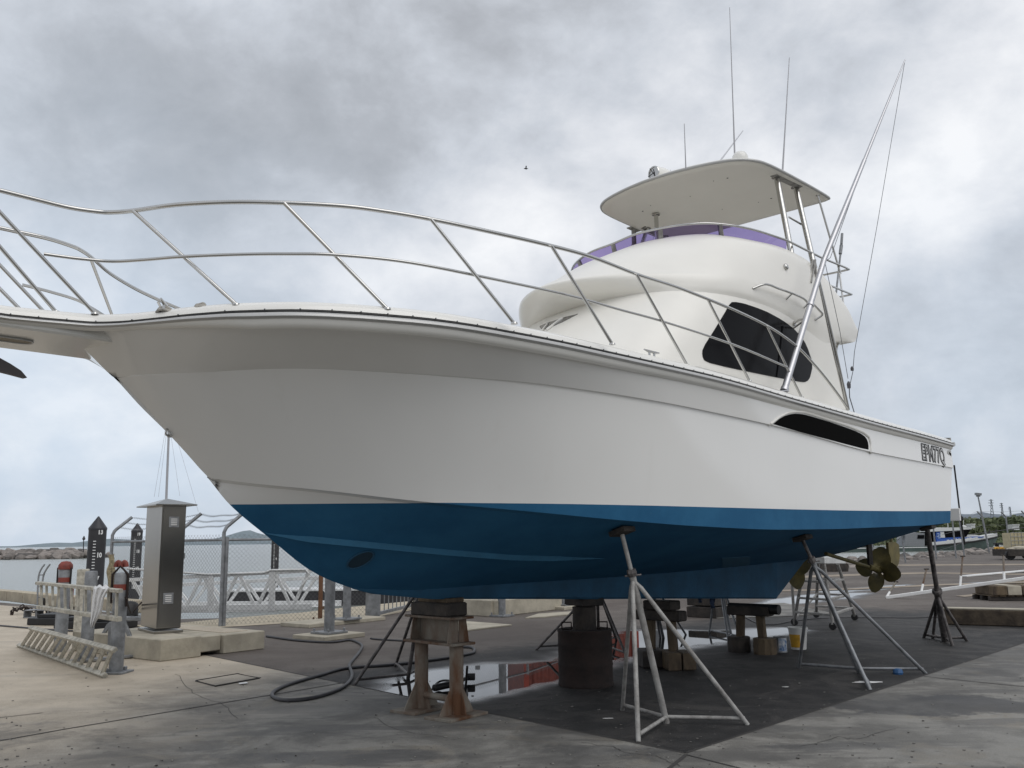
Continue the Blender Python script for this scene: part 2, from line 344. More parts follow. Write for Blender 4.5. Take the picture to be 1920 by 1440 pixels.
for (cx_, cy_, rx_, ry_, k_) in STAINS:
    vv = h.n('ShaderNodeVectorMath', operation='SUBTRACT'); h.put(vv.inputs[0], h.pos); vv.inputs[1].default_value = (cx_, cy_, 0); mq = h.n('ShaderNodeMapping'); mq.inputs['Scale'].default_value = (1/rx_, 1/ry_, 0); h.put(mq.inputs[0], vv.outputs[0]); ln_ = h.n('ShaderNodeVectorMath', operation='LENGTH'); h.put(ln_.inputs[0], mq.outputs[0])
    d_ = h.math('MULTIPLY', h.math('SUBTRACT', 1.0, h.ramp(h.math('ADD', ln_.outputs['Value'], h.math('MULTIPLY', h.math('SUBTRACT', n2_, .5), 2.4)), .75, 1.05)), k_); st_ = d_ if st_ is None else h.math('MAXIMUM', st_, d_)
stain = st_
grey = h.mix(h.ramp(n2_, .41, .58), (.155, .149, .135), (.255, .246, .224)); grey = h.mix(h.math('MULTIPLY', h.ramp(n5_, .50, .58), .65), grey, (.085, .082, .078)); grey = h.mix(h.math('MULTIPLY', h.ramp(h.noise(.9, 10, .74, dist=1.4), .53, .60), .55), grey, (.225, .20, .16)); grey = h.mix(stain, grey, (.055, .056, .060))
grey = h.mix(h.math('MULTIPLY', h.ramp(n1_, .50, .60), .35), grey, (.20, .197, .185))
sn = h.mix(h.ramp(n2_, .35, .7), (.40, .345, .27), (.50, .435, .345)); sn = h.mix(h.math('MULTIPLY', h.ramp(n5_, .56, .7), .4), sn, (.30, .27, .22))
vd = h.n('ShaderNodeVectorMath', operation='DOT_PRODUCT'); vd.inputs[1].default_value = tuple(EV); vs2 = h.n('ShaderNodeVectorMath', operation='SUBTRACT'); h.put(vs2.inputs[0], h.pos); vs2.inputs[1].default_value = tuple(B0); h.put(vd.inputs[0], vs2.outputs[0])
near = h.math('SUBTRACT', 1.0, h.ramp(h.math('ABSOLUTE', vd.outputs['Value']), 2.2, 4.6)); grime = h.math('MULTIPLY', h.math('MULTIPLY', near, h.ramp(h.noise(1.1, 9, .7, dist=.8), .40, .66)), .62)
c = h.mix(sand, grey, sn); c = h.mix(h.math('MULTIPLY', h.ramp(n4_, .60, .68), .5), c, (.06, .055, .05))
q = h.n('ShaderNodeMix', data_type='RGBA', blend_type='MULTIPLY'); q.inputs[0].default_value = 1; h.put(q.inputs[6], c); cc = h.n('ShaderNodeCombineColor'); gg = h.math('MULTIPLY_ADD', h.noise(95, 3, .8), 1.5, .25); [h.put(cc.inputs[i], gg) for i in range(3)]; h.put(q.inputs[7], cc.outputs[0])
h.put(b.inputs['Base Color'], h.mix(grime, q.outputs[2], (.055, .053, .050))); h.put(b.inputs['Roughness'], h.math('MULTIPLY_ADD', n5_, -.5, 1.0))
bp = h.n('ShaderNodeBump'); bp.inputs['Distance'].default_value = .01; bp.inputs['Strength'].default_value = .35; h.put(bp.inputs['Height'], n3_); h.put(b.inputs['Normal'], bp.outputs[0])
# sea
m, h, b = start('sea_water'); M['sea'] = m
mp = h.n('ShaderNodeMapping'); mp.inputs['Scale'].default_value = (.5, 1.6, 1); h.put(mp.inputs[0], h.pos)
h.put(b.inputs['Base Color'], h.mix(h.noise(.02, 5, .6), (.20, .215, .20), (.27, .285, .265))); b.inputs['Roughness'].default_value = .22; b.inputs['IOR'].default_value = 1.33
bp = h.n('ShaderNodeBump'); bp.inputs['Distance'].default_value = .25; bp.inputs['Strength'].default_value = .8; h.put(bp.inputs['Height'], h.noise(1.1, 6, .6, vec=mp.outputs[0])); h.put(b.inputs['Normal'], bp.outputs[0])

SEA = -1.6
mb = MB(); mb.add([(-16000, -200, SEA), (16000, -200, SEA), (16000, 20000, SEA), (-16000, 20000, SEA)], [(0, 1, 2, 3)])
struct('sea', mb, 'sea', 'calm grey green harbour water reaching to the horizon')
# quay edge polyline (world x,y)
QE = [(-60, 62), (-14.8, 26.2), (-8.9, 21.0), (-7.0, 19.2), (-4.4, 19.4), (-2.6, 21.5), (0, 26), (6, 33), (13, 44), (19.5, 53.5), (31, 68), (44, 85.5), (80, 130), (150, 200)]
cA = gnd(1285, 1412)[:2]; cB = gnd(385, 1228)[:2]; dL = (cB-cA)/np.linalg.norm(cB-cA); cEnd = cA+dL*17.2
cR = cA-EU[:2]*120
poly = [(-60, -25), (150, -25)]+[p for p in reversed(QE)]
def walled(poly, zt, zb):
    mb = MB(); n = len(poly); mb.add([(*p, zt) for p in poly], [tuple(range(n))])
    for k in range(n):
        a, c = poly[k], poly[(k+1) % n]; mb.add([(*a, zt), (*c, zt), (*c, zb), (*a, zb)], [(0, 1, 2, 3)])
    return mb
yard = struct('ground', walled(poly, -.004, -3), 'asph', 'brown grey asphalt yard around the slipway')
apron_poly = [tuple(cEnd), tuple(cA), tuple(cR), (150, -24), (-59, -24), (-59, 59.5), (-14.9, 25.6), (-9.1, 20.7)]
apron = struct('pavement', MB().add([(*p, 0) for p in apron_poly], [tuple(range(len(apron_poly)))]), 'apron', 'pale concrete apron in front of and left of the boat')
# fine asphalt pad under the boat, with puddles
PUD = [[(712, 1300), (738, 1284), (770, 1272), (800, 1262), (850, 1253), (900, 1247), (1000, 1245), (1050, 1240), (1090, 1212), (1130, 1194), (1180, 1184), (1250, 1182), (1330, 1183), (1400, 1182), (1470, 1178), (1500, 1182), (1440, 1192), (1385, 1196), (1330, 1206), (1245, 1222), (1180, 1232), (1140, 1243), (1100, 1256), (1060, 1268), (1000, 1284), (950, 1296), (900, 1303), (860, 1309), (800, 1314), (745, 1312)],
       [(1330, 1150), (1400, 1138), (1455, 1124), (1500, 1117), (1560, 1112), (1625, 1112), (1600, 1120), (1540, 1127), (1470, 1134), (1400, 1146)],
       [(1530, 1108), (1600, 1103), (1700, 1096), (1705, 1099), (1610, 1108), (1560, 1112)],
       [(1800, 1094), (1860, 1091), (1960, 1078), (2010, 1078), (1990, 1094), (1880, 1099)]]
def polydist(X, Y, P):   # signed distance, + inside
    P = np.array(P); d = np.full(X.shape, 1e9); ins = np.zeros(X.shape, bool); n = len(P)
    for i in range(n):
        a, b_ = P[i], P[(i+1) % n]; e = b_-a; t = np.clip(((X-a[0])*e[0]+(Y-a[1])*e[1])/(e@e), 0, 1)
        d = np.minimum(d, np.hypot(X-a[0]-t*e[0], Y-a[1]-t*e[1]))
        cnd = ((a[1] > Y) != (b_[1] > Y)) & (X < (b_[0]-a[0])*(Y-a[1])/(b_[1]-a[1]+1e-12)+a[0]); ins ^= cnd
    return np.where(ins, d, -d)
def pad(name, s0, s1, ns, t0, t1, nt_, z, label):
    S = np.linspace(s0, s1, ns); T = np.linspace(t0, t1, nt_)
    # s: distance aft of the pad's front-left edge along -EU ; t: fraction along the left edge
    TT, SS = np.meshgrid(T, S, indexing='ij')
    X = cA[0]+dL[0]*TT-EU[0]*SS; Y = cA[1]+dL[1]*TT-EU[1]*SS
    mb = MB(); mb.v = [(float(a), float(c_), z) for a, c_ in zip(X.ravel(), Y.ravel())]
    mb.f = [(i*ns+k, i*ns+k+1, (i+1)*ns+k+1, (i+1)*ns+k) for i in range(nt_-1) for k in range(ns-1)]
    me = bpy.data.meshes.new(name); me.from_pydata(mb.v, [], mb.f); me.update(); me.materials.append(M['asph'])
    wet = np.zeros(X.shape); lf = np.array([[math.sin(i*1.3+j) for i in range(2)] for j in range(2)])
    wob = .10*np.sin(X*3.1+Y*1.7)+.07*np.sin(X*6.3-Y*5.1+1)+.05*np.sin(X*11+Y*9)
    for P in PUD:
        pw = [gnd(x, y)[:2] for x, y in P]; d = polydist(X, Y, pw)
        wet = np.maximum(wet, np.clip(.66+(d+wob*.55)/.55*np.where(d > 0, 1.6, .75), 0, 1))
    U = (X-B0[0])*EU[0]+(Y-B0[1])*EU[1]; V = (X-B0[0])*EV[0]+(Y-B0[1])*EV[1]
    sm = lambda x, a, b_: np.clip((x-a)/(b_-a), 0, 1)**2*(3-2*np.clip((x-a)/(b_-a), 0, 1))
    dirt = sm(V, -4.2, -1.6)*(1-sm(-U, 11, 16))+.25*sm(V, -1, 2)*(1-sm(-U, 16, 30))
    for nm, ar in (('wet', wet), ('dirt', dirt)):
        a = me.attributes.new(nm, 'FLOAT', 'POINT'); a.data.foreach_set('value', ar.ravel().astype(np.float32))
    o = bpy.data.objects.new(name, me); COL.objects.link(o); o['kind'] = 'structure'; o['label'] = label; o['category'] = 'asphalt'
    return o
pad('road', 0, 34, 560, 0, 13.0, 215, 0.0, 'dark wet stained asphalt pad with puddles under the boat')
def strip(pxs, wd, z, m, name, parent):   # thin painted or joint strip through ground pixels
    mb = MB(); P = [gnd(x, y, z) for x, y in pxs]
    for a, c_ in zip(P[:-1], P[1:]):
        d = c_-a; d = d/np.linalg.norm(d); nn = np.array([-d[1], d[0], 0])*wd/2
        mb.add([a-nn, c_-nn, c_+nn, a+nn], [(0, 1, 2, 3)])
    o = obj(name, mb, m, parent); return o
sp_ = [gnd(x, y, .008) for x, y in ((250, 1172), (345, 1167), (450, 1157), (560, 1149), (640, 1140), (698, 1134), (760, 1128), (900, 1118), (960, 1121), (860, 1136), (775, 1143), (692, 1160), (550, 1168), (414, 1176), (300, 1184))]
struct('pavement', MB().add(sp_, [tuple(range(len(sp_)))]), 'sandc', 'sandy concrete strip between the fence and the quay edge')
M['joint'] = mat('joint_filler', (.045, .042, .04), .9)
strip([(-60, 1399), (120, 1367), (330, 1332), (560, 1294), (660, 1277)], .022, .004, 'joint', 'expansion_joint', apron)
strip([(-60, 1352), (80, 1336)], .015, .004, 'joint', 'expansion_joint', apron)
strip([(1285.5, 1411.5), (900, 1333.5), (500, 1251.5), (385, 1228)], .02, .003, 'joint', 'expansion_joint', apron)
strip([(1285, 1411.5), (1600, 1309), (1920, 1205.3), (2300, 1082)], .025, .003, 'joint', 'expansion_joint', apron)
for k_, (pp_) in enumerate([[(1090, 1392), (1150, 1400), (1180, 1412), (1235, 1418), (1280, 1440)], [(330, 1262), (360, 1300), (420, 1322), (450, 1352)], [(1500, 1400), (1570, 1382), (1610, 1385), (1690, 1362)], [(700, 1345), (760, 1372), (850, 1385)]]):
    q_ = []
    for a, b_ in zip(pp_[:-1], pp_[1:]):
        for t_ in np.linspace(0, 1, 7)[:-1]: q_.append((a[0]+(b_[0]-a[0])*t_+rng.normal(0, 3), a[1]+(b_[1]-a[1])*t_+rng.normal(0, 1)))
    strip(q_, .005, .003, 'joint', 'crack', apron)
strip([(1733, 1268), (1830, 1278), (2100, 1305)], .02, .004, 'joint', 'expansion_joint', apron)
strip([(1287, 1414), (1250, 1444), (1200, 1480)], .03, .004, 'joint', 'expansion_joint', apron)
strip([(1289, 1415), (1420, 1448)], .015, .004, 'joint', 'expansion_joint', apron)
# pale stripes on the far asphalt (concrete beams let into it)
M['stripe'] = mat('pale_concrete_beam', (.30, .25, .195), .9, var=.3, vscale=1.5)
for k, (px, th) in enumerate([([(1480, 1064), (1620, 1060), (1960, 1058)], 1.0), ([(1440, 1084), (1620, 1077), (1740, 1074), (2000, 1078)], .8), ([(1440, 1108), (1600, 1104), (1770, 1096), (1960, 1090)], .5), ([(1800, 1118), (1960, 1104)], .4)]):
    mb = MB(); P = [gnd(x, y, .006+.002*k) for x, y in px]
    for a, c_ in zip(P[:-1], P[1:]):
        nn = np.array([0, th/2*(a[1]/20), 0]); mb.add([a-nn, c_-nn, c_+nn, a+nn], [(0, 1, 2, 3)])
    obj('concrete_strip', mb, 'stripe', yard)

def rock_mesh(c, r, seed, sq=.7):
    rg = np.random.default_rng(seed); n1, n2 = 6, 8; mb = MB(); vs = []; sc = rg.uniform(.7, 1.3, 3)*r
    for i in range(1, n1):
        ph = math.pi*i/n1
        for k in range(n2):
            th = 2*math.pi*k/n2; rr = rg.uniform(.78, 1.15); vs.append((c[0]+sc[0]*rr*math.sin(ph)*math.cos(th), c[1]+sc[1]*rr*math.sin(ph)*math.sin(th), c[2]+sc[2]*sq*rr*math.cos(ph)))
    top = len(vs); vs.append((c[0], c[1], c[2]+sc[2]*sq)); vs.append((c[0], c[1], c[2]-sc[2]*sq)); fs = []
    for i in range(n1-2):
        for k in range(n2): fs.append((i*n2+k, i*n2+(k+1) % n2, (i+1)*n2+(k+1) % n2, (i+1)*n2+k))
    for k in range(n2): fs.append((top, (k+1) % n2, k)); fs.append((top+1, (n1-2)*n2+k, (n1-2)*n2+(k+1) % n2))
    return vs, fs
m, h, b = start('armour_rock'); M['rock'] = m
oi = h.n('ShaderNodeNewGeometry'); rp = h.n('ShaderNodeValToRGB'); h.put(rp.inputs[0], oi.outputs['Random Per Island']); e = rp.color_ramp.elements
e[0].color = (.09, .085, .08, 1); e[1].color = (.36, .32, .29, 1); h.put(b.inputs['Base Color'], h.mix(h.math('MULTIPLY', h.noise(1.5), .5), rp.outputs[0], (.10, .09, .085))); b.inputs['Roughness'].default_value = .95
# far breakwater
mb = MB(); k = 0
for i in range(620):
    t = rng.uniform(0, 1); yb = rng.uniform(0, 1); X = -172+62*t; Y = 236+22*yb+(-6)*t
    zt = SEA+2.1*(1-abs(yb-.45)*1.4); rr = rng.uniform(.7, 1.7); vs_, fs_ = rock_mesh((X, Y, zt-rr*.35), rr, 1000+i); mb.add(vs_, fs_)
bw = obj('rock_breakwater', mb, 'rock'); tag(bw, 'long low breakwater of loose grey rocks across the water', 'rocks', kind='stuff')
# rocks along the right hand quay edge
mb = MB()
for i in range(700):
    t = rng.uniform(0, 1); s_ = t*(len(QE)-6)+4; s_ = rng.uniform(6.5, 11.9); j = int(s_); f_ = s_-j; a = np.array(QE[j]); c_ = np.array(QE[min(j+1, len(QE)-1)]); p = a+(c_-a)*f_
    off = rng.normal(0, .7); rr = rng.uniform(.18, .42)*(.6+p[1]/120); p = p+np.array([-.75, .66])*off*1.4
    vs_, fs_ = rock_mesh((p[0], p[1], rng.uniform(-.35, .02)), rr, 5000+i, .6); mb.add(vs_, fs_)
rw = obj('rock_edging', mb, 'rock'); tag(rw, 'band of pale broken rocks along the far edge of the yard', 'rocks', kind='stuff')
# hills
def hill(name, pts, Y, m, label, depth=400):
    mb = MB(); rows = []; P = [(atY(x, y, Y)) for x, y in pts]; P = resample(np.array(P), 60)
    nz = np.array([math.sin(i*1.7)+math.sin(i*.83+2)+.5*math.sin(i*3.3) for i in range(60)])
    for j, (dy, kz) in enumerate([(-depth, 0), (-depth*.6, .45), (-depth*.25, .82), (0, 1.), (depth*.6, .5), (depth, 0)]):
        rows.append([(p[0]*(1+dy/Y*.2), p[1]+dy, SEA-1+(p[2]-SEA+1)*kz*(1+(.03*nz[(i*3+j*7) % 60] if 0 < kz < 1 else 0))) for i, p in enumerate(P)])
    mb.grid(rows); return struct(name, mb, m, label, smooth=True)
M['hill'] = mat('far_hill', (.17, .20, .24), .95, col2=(.13, .16, .19), vscale=.01)
M['hillL'] = mat('far_island', (.20, .25, .28), .95, col2=(.15, .19, .21), vscale=.01)
hill('hills', [(-200, 1025), (40, 1024), (85, 1021), (110, 1017), (130, 1018), (150, 1018), (175, 1014), (205, 1010), (250, 1012), (330, 1016), (420, 1008), (450, 997), (466, 993), (485, 1000), (520, 1008), (620, 1014)], 6500, 'hillL', 'faint blue grey island hills on the horizon at left', 900)
hill('hills', [(1300, 985), (1500, 970), (1700, 966), (1790, 962), (1800, 962), (1815, 966), (1830, 963), (1842, 959), (1855, 963), (1870, 964), (1890, 967), (1905, 963), (1950, 958), (2050, 966), (2300, 985)], 5200, 'hill', 'blue grey hills behind the mangrove trees', 700)
# shore land under the trees
mb = MB(); mb.add([(90, 330, -.6), (900, 330, -.6), (2600, 1500, .2), (-100, 1500, .2)], [(0, 1, 2, 3)])
M['shore'] = mat('marsh_ground', (.14, .15, .08), .95, var=.3, vscale=.1)
struct('land', mb, 'shore', 'flat green marsh shore beyond the basin')

# ================================================================== the boat
boat = thing('motor_yacht', 'large white flybridge game fishing boat with blue bottom propped up on stands', 'boat', W(-2.5, 0, .7))
def on_plan(pxs, plan):     # pixel polyline traced on the vertical surface v = plan(u)
    out = []
    for x, y in pxs:
        lo, hi = -9.5, 5.5
        g = lambda u: cl(x, y, plan(u))[0]-u
        U_ = np.linspace(hi, lo, 300); G = [g(u) for u in U_]
        for a, b_, ga, gb in zip(U_[:-1], U_[1:], G[:-1], G[1:]):
            if ga*gb <= 0: u = a+(b_-a)*ga/(ga-gb+1e-12); out.append((u, plan(u), cl(x, y, plan(u))[2])); break
    return np.array(out)
def mono(P, n, ends=None):  # smooth curve through points ordered by u, n samples, aft to fore
    P = np.array(sorted([tuple(p) for p in P])); return P
# plan shapes (u -> v)
PL_SHEER = [(-8.25, 1.88), (-7, 1.95), (-5.5, 2.0), (-3.3, 2.06), (-1, 2.09), (.5, 2.07), (1.3, 2.0), (1.8, 1.9), (2.2, 1.75), (2.5, 1.57), (2.8, 1.27), (2.95, 1.02), (3.08, .76), (3.2, .56), (3.36, .43), (3.7, .37), (6, .36)]
PL_KN = [(-8.2, 1.87), (-7, 1.92), (-5.5, 1.96), (-3.3, 2.0), (-1, 1.97), (.5, 1.82), (1.3, 1.58), (1.9, 1.24), (2.3, .92), (2.6, .62), (2.85, .30), (3.0, 0)]
PL_CH = [(-7.75, 1.86), (-6, 1.93), (-4, 1.97), (-2.5, 1.96), (-1, 1.86), (0, 1.66), (.8, 1.33), (1.3, 1.02), (1.7, .66), (2.0, .32), (2.26, 0)]
def fsm(tab):   # smooth interpolation (pchip-ish via dense cubic)
    a = np.array(sorted(tab)); x, y = a[:, 0], a[:, 1]; d = np.diff(y)/np.diff(x); m_ = np.r_[d[0], (d[:-1]+d[1:])/2, d[-1]]
    for i in range(1, len(x)-1):
        if d[i-1]*d[i] <= 0: m_[i] = 0
        else: m_[i] = 2/(1/d[i-1]+1/d[i])
    def f(u):
        u = float(np.clip(u, x[0], x[-1])); i = int(np.clip(np.searchsorted(x, u)-1, 0, len(x)-2)); h_ = x[i+1]-x[i]; t = (u-x[i])/h_
        return y[i]*(1+2*t)*(1-t)**2+m_[i]*h_*t*(1-t)**2+y[i+1]*t*t*(3-2*t)+m_[i+1]*h_*t*t*(t-1)
    return f
fS, fK, fC = fsm(PL_SHEER), fsm(PL_KN), fsm(PL_CH)
PX_RAIL = [(0, 590), (100, 600), (200, 606), (250, 603), (350, 592), (450, 585), (560, 583), (700, 590), (850, 605), (940, 620), (1115, 655), (1319, 701), (1500, 752), (1652, 795), (1780, 830)]
PX_KN = [(215, 707), (300, 702), (373, 699), (450, 694), (560, 691), (700, 697), (850, 707), (940, 714), (1115, 735), (1290, 765), (1436, 796), (1640, 850), (1785, 878)]
PX_CH = [(390, 893), (430, 901), (604, 919), (779, 939), (960, 956), (1160, 975), (1300, 986), (1460, 993), (1560, 992), (1640, 989), (1736, 985), (1782, 980)]
cS = on_plan(PX_RAIL, fS); cK = on_plan(PX_KN, fK); cC = on_plan(PX_CH, fC)
def zfit(P, deg=5, extra=()):
    a = np.array([(p[0], p[2]) for p in P]+list(extra)); c_ = np.polyfit(a[:, 0]/5, a[:, 1], deg); return lambda u: float(np.polyval(c_, u/5))
zS = fsm([(p[0], p[2]) for p in cS]+[(6, 2.86), (-8.6, 2.795)]); zK = fsm([(p[0], p[2]) for p in cK]+[(3.0, 2.635)]); zC = fsm([(p[0], p[2]) for p in cC]+[(2.27, 1.995)])
STEM = fsm([(-7.8, 1.19), (-6, 1.13), (-4, 1.09), (-2, 1.07), (-.5, 1.06), (.3, 1.05), (.73, 1.08), (1.05, 1.165), (1.32, 1.27), (1.76, 1.56), (2.08, 1.79), (2.27, 1.985), (2.56, 2.26), (2.8, 2.46), (2.99, 2.635), (3.12, 2.725), (3.25, 2.81)])
NT_ = 110
def hull_rows(side):
    ts = np.linspace(0, 1, NT_); ts = 1-(1-ts)**1.25
    rows = []
    for t in ts:
        uc = -7.93+(2.268+7.93)*t; uk = -8.18+(2.998+8.18)*t; us = -8.28+(3.24+8.28)*t; u0 = -7.75+(2.268+7.75)*t
        r = []; vc, zc = fC(uc), zC(uc); z0 = STEM(u0); vin = max(0, vc-.085)
        for s in np.linspace(0, 1, 11):     # bottom, keel line to chine
            bow = max(0, (t-.55)/.45)
            zz_ = z0+(zc-.012-z0)*(s**(1.25-.25*bow)+.05*math.sin(math.pi*s)*(1-bow)+.16*bow*math.sin(math.pi*s)*(1-t)*2)
            r.append((u0+(uc-u0)*s, vin*s, zz_))
        r.append((uc, vc, zc))
        vk, zk = fK(uk), zK(uk); p = 1+.55*max(0, (t-.45)/.55)
        if t > .995: vk = 0
        for s in np.linspace(0, 1, 13)[1:]:
            u_ = uc+(uk-uc)*s; v_ = vc+(vk-vc)*(s**p); z_ = zc+(zk-zc)*s
            if t == 1: z_ = STEM(u_)
            r.append((u_, v_, z_))
        st = .022*float(np.clip((2.9-uk)/.7, 0, 1)); r.append((uk, vk+st, zk+.003))
        vs_, zs_ = fS(us), zS(us)
        if t > .999: vs_, zs_ = .03, 2.85
        for s in np.linspace(0, 1, 7)[1:]:
            r.append((uk+(us-uk)*s, vk+st+(vs_-.03-vk-st)*s**(1+.15*max(0, (t-.5)*2)), zk+(zs_-(.045 if us < 2.7 else max(.012, .045-.06*(us-2.7)))-zk)*s))
        rows.append([W(a, side*b_, c_) for a, b_, c_ in r])
    return rows
hm = MB(); RP = hull_rows(1); RS = hull_rows(-1); hm.grid(RP); hm.grid([list(r) for r in RS])
# transom, closing the aft end; and the small closing face under the pulpit
n_ = len(RP[0])
for k in range(n_-1): hm.add([RP[0][k], RS[0][k], RS[0][k+1], RP[0][k+1]], [(0, 1, 2, 3)])
for k in range(24, n_-1): hm.add([RP[-1][k], RS[-1][k], RS[-1][k+1], RP[-1][k+1]], [(0, 1, 2, 3)])
m, h, b = start('hull_paint'); M['hull'] = m
dt = h.n('ShaderNodeVectorMath', operation='DOT_PRODUCT'); dt.inputs[1].default_value = tuple(EU); sv = h.n('ShaderNodeVectorMath', operation='SUBTRACT'); h.put(sv.inputs[0], h.pos); sv.inputs[1].default_value = tuple(B0); h.put(dt.inputs[0], sv.outputs[0])
sz = h.n('ShaderNodeSeparateXYZ'); h.put(sz.inputs[0], h.pos); uu = dt.outputs['Value']
A2 = np.polyfit([2.08, -.4, -7.95], [1.79, 1.77, 1.832], 2)
zw = h.math('ADD', h.math('MULTIPLY_ADD', uu, float(A2[1]), float(A2[2])), h.math('MULTIPLY', h.math('MULTIPLY', uu, uu), float(A2[0])))
isb = h.math('LESS_THAN', sz.outputs[2], zw)
mp = h.n('ShaderNodeMapping'); mp.inputs['Scale'].default_value = (1, 1, .2); h.put(mp.inputs[0], h.pos)
wh = h.mix(h.noise(1.1, 5, .5), (.77, .765, .74), (.81, .805, .785))
wh = h.mix(h.math('MULTIPLY', h.ramp(h.noise(3.0, 8, .7, vec=mp.outputs[0]), .58, .75), .10), wh, (.55, .52, .46))
bl = h.mix(h.ramp(h.noise(1.6, 8, .65), .35, .65), (.014, .094, .200), (.022, .120, .238)); bl = h.mix(h.math('MULTIPLY', h.ramp(h.noise(14, 6, .7), .6, .75), .35), bl, (.05, .135, .22))
h.put(b.inputs['Base Color'], h.mix(isb, wh, bl)); h.put(b.inputs['Roughness'], h.math('MULTIPLY_ADD', isb, .62, .13)); h.put(b.inputs['Coat Weight'], h.math('MULTIPLY_ADD', isb, -.35, .35)); b.inputs['Coat Roughness'].default_value = .05
h.put(b.inputs['Specular IOR Level'], h.math('MULTIPLY_ADD', isb, -.25, .5))
bp = h.n('ShaderNodeBump'); bp.inputs['Distance'].default_value = .006; h.put(bp.inputs['Height'], h.noise(70, 4, .6)); h.put(bp.inputs['Strength'], h.math('MULTIPLY_ADD', isb, .25, .0)); bw_ = h.n('ShaderNodeBump'); bw_.inputs['Distance'].default_value = .02; bw_.inputs['Strength'].default_value = .16; h.put(bw_.inputs['Height'], h.noise(1.3, 3, .5)); h.put(bw_.inputs['Normal'], bp.outputs[0]); h.put(b.inputs['Normal'], bw_.outputs[0])
hull = obj('hull', hm, 'hull', boat, smooth=True, angle=14)
def bvh_of(mb): return BVHTree.FromPolygons([Vector(p) for p in mb.v], mb.f)
HB = bvh_of(hm)
def hit(bv, x, y, off=0.):
    d = Vector(ray(x, y)).normalized(); p, n, i, dist = bv.ray_cast(Vector(EYE), d)
    if p is None:      # ray just misses: nearest surface point along it
        best = None
        for t in np.linspace(4, 18, 80):
            pp, n, i, dist = bv.find_nearest(Vector(EYE)+d*t)
            if best is None or dist < best[2]: best = (pp, n, dist)
        p, n = best[0], best[1]
    if n.dot(d) > 0: n = -n
    return np.array(p+n*off), np.array(n)
def on(bv, pts, off=0.):
    r = [hit(bv, x, y, off) for x, y in pts]; return [q[0] for q in r if q is not None]
def densify(P, n, closed=True):
    P = np.array(list(P)+([P[0]] if closed else []), float); R = resample(P, n+1 if closed else n); return R[:-1] if closed else R
def patch(bv, outline, off, th, n=40, rings=6):   # surface-following panel from a pixel outline, concentric rings
    O = densify(outline, n); c = O.mean(0); mb = MB(); rows = []
    for j in range(rings, 0, -1): rows.append([hit(bv, *(c+(o-c)*j/rings), off)[0] for o in O])
    nn = hit(bv, *c)[1]; base = [p-nn*th for p in rows[0]]
    mb.grid([base]+rows, closed=True); mb.add(rows[-1], [tuple(range(n))]); return mb, rows[0]
def mirror(mb):   # mirrored copy through the boat's centre plane
    o = MB(); o.v = [tuple(W(*(toB(p)*np.array([1, -1, 1])))) for p in mb.v]; o.f = [tuple(reversed(f)) for f in mb.f]; return o
def both(name, mb, m, parent=boat, smooth=False, label=None):
    a = obj(name, mb, m, parent, smooth); b_ = obj(name, mirror(mb), m, parent, smooth); return a, b_

mb, _ = patch(HB, [(1354, 1046), (1406, 1043), (1406, 1062), (1355, 1065)], .003, .01, 24, 3); M['bluept'] = mat('antifoul_touch_up', (.035, .14, .24), .8, var=.15, vscale=8); both('repair_patch', mb, 'bluept')
# keel (deadwood)
kb = MB(); rows = []
for u_, zb, hw in [(.95, 1.13, .02), (.73, 1.075, .07), (.14, 1.005, .10), (-1, .945, .12), (-2.11, .885, .13), (-4, .79, .14), (-6.07, .675, .14), (-6.08, .68, .135)]:
    zt = STEM(u_)+.10; rows.append([W(u_, hw+.03, zt), W(u_, hw, zb+.02), W(u_, hw-.02, zb), W(u_, -hw+.02, zb), W(u_, -hw, zb+.02), W(u_, -hw-.03, zt)])
rows.append([W(u_, v_, z_) for u_, v_, z_ in [(-7.45, .10, 1.30), (-7.15, .03, 1.13), (-7.1, .02, 1.13), (-7.1, -.02, 1.13), (-7.15, -.03, 1.13), (-7.45, -.10, 1.30)]])
kb.grid(rows); M['keelb'] = M['blue']; obj('keel', kb, 'bluedk', boat, smooth=True, angle=30)
# spray strakes
def strake(pxs, wd=.035):
    mb = MB(); P = [hit(HB, x, y) for x, y in densify(pxs, 40, False)]; rows = []
    for i, (p, n) in enumerate(P):
        t = P[min(i+1, 39)][0]-P[max(i-1, 0)][0]; t /= np.linalg.norm(t); s_ = np.cross(n, t); s_ = s_ if s_[2] > 0 else -s_
        k_ = min(1, i/6, (39-i)/6)+.02; rows.append([p+s_*wd*k_-n*.01, p+n*.035*k_-s_*.002, p-s_*wd*.35*k_-n*.01])
    mb.grid(rows); return mb
both('spray_strake', strake([(487, 998), (560, 1008), (692, 1020), (830, 1033), (960, 1043), (1135, 1047)]), 'blue', smooth=True)
# bow thruster tunnel
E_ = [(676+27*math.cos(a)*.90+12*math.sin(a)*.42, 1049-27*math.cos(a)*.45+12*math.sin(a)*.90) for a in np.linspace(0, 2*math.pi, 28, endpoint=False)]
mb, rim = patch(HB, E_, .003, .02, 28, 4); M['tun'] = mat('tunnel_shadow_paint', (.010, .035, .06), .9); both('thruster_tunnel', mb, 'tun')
mb = MB().tube([hit(HB, x, y, .004)[0] for x, y in E_], .008, 6, closed=True); both('tunnel_rim', mb, 'bluedk')
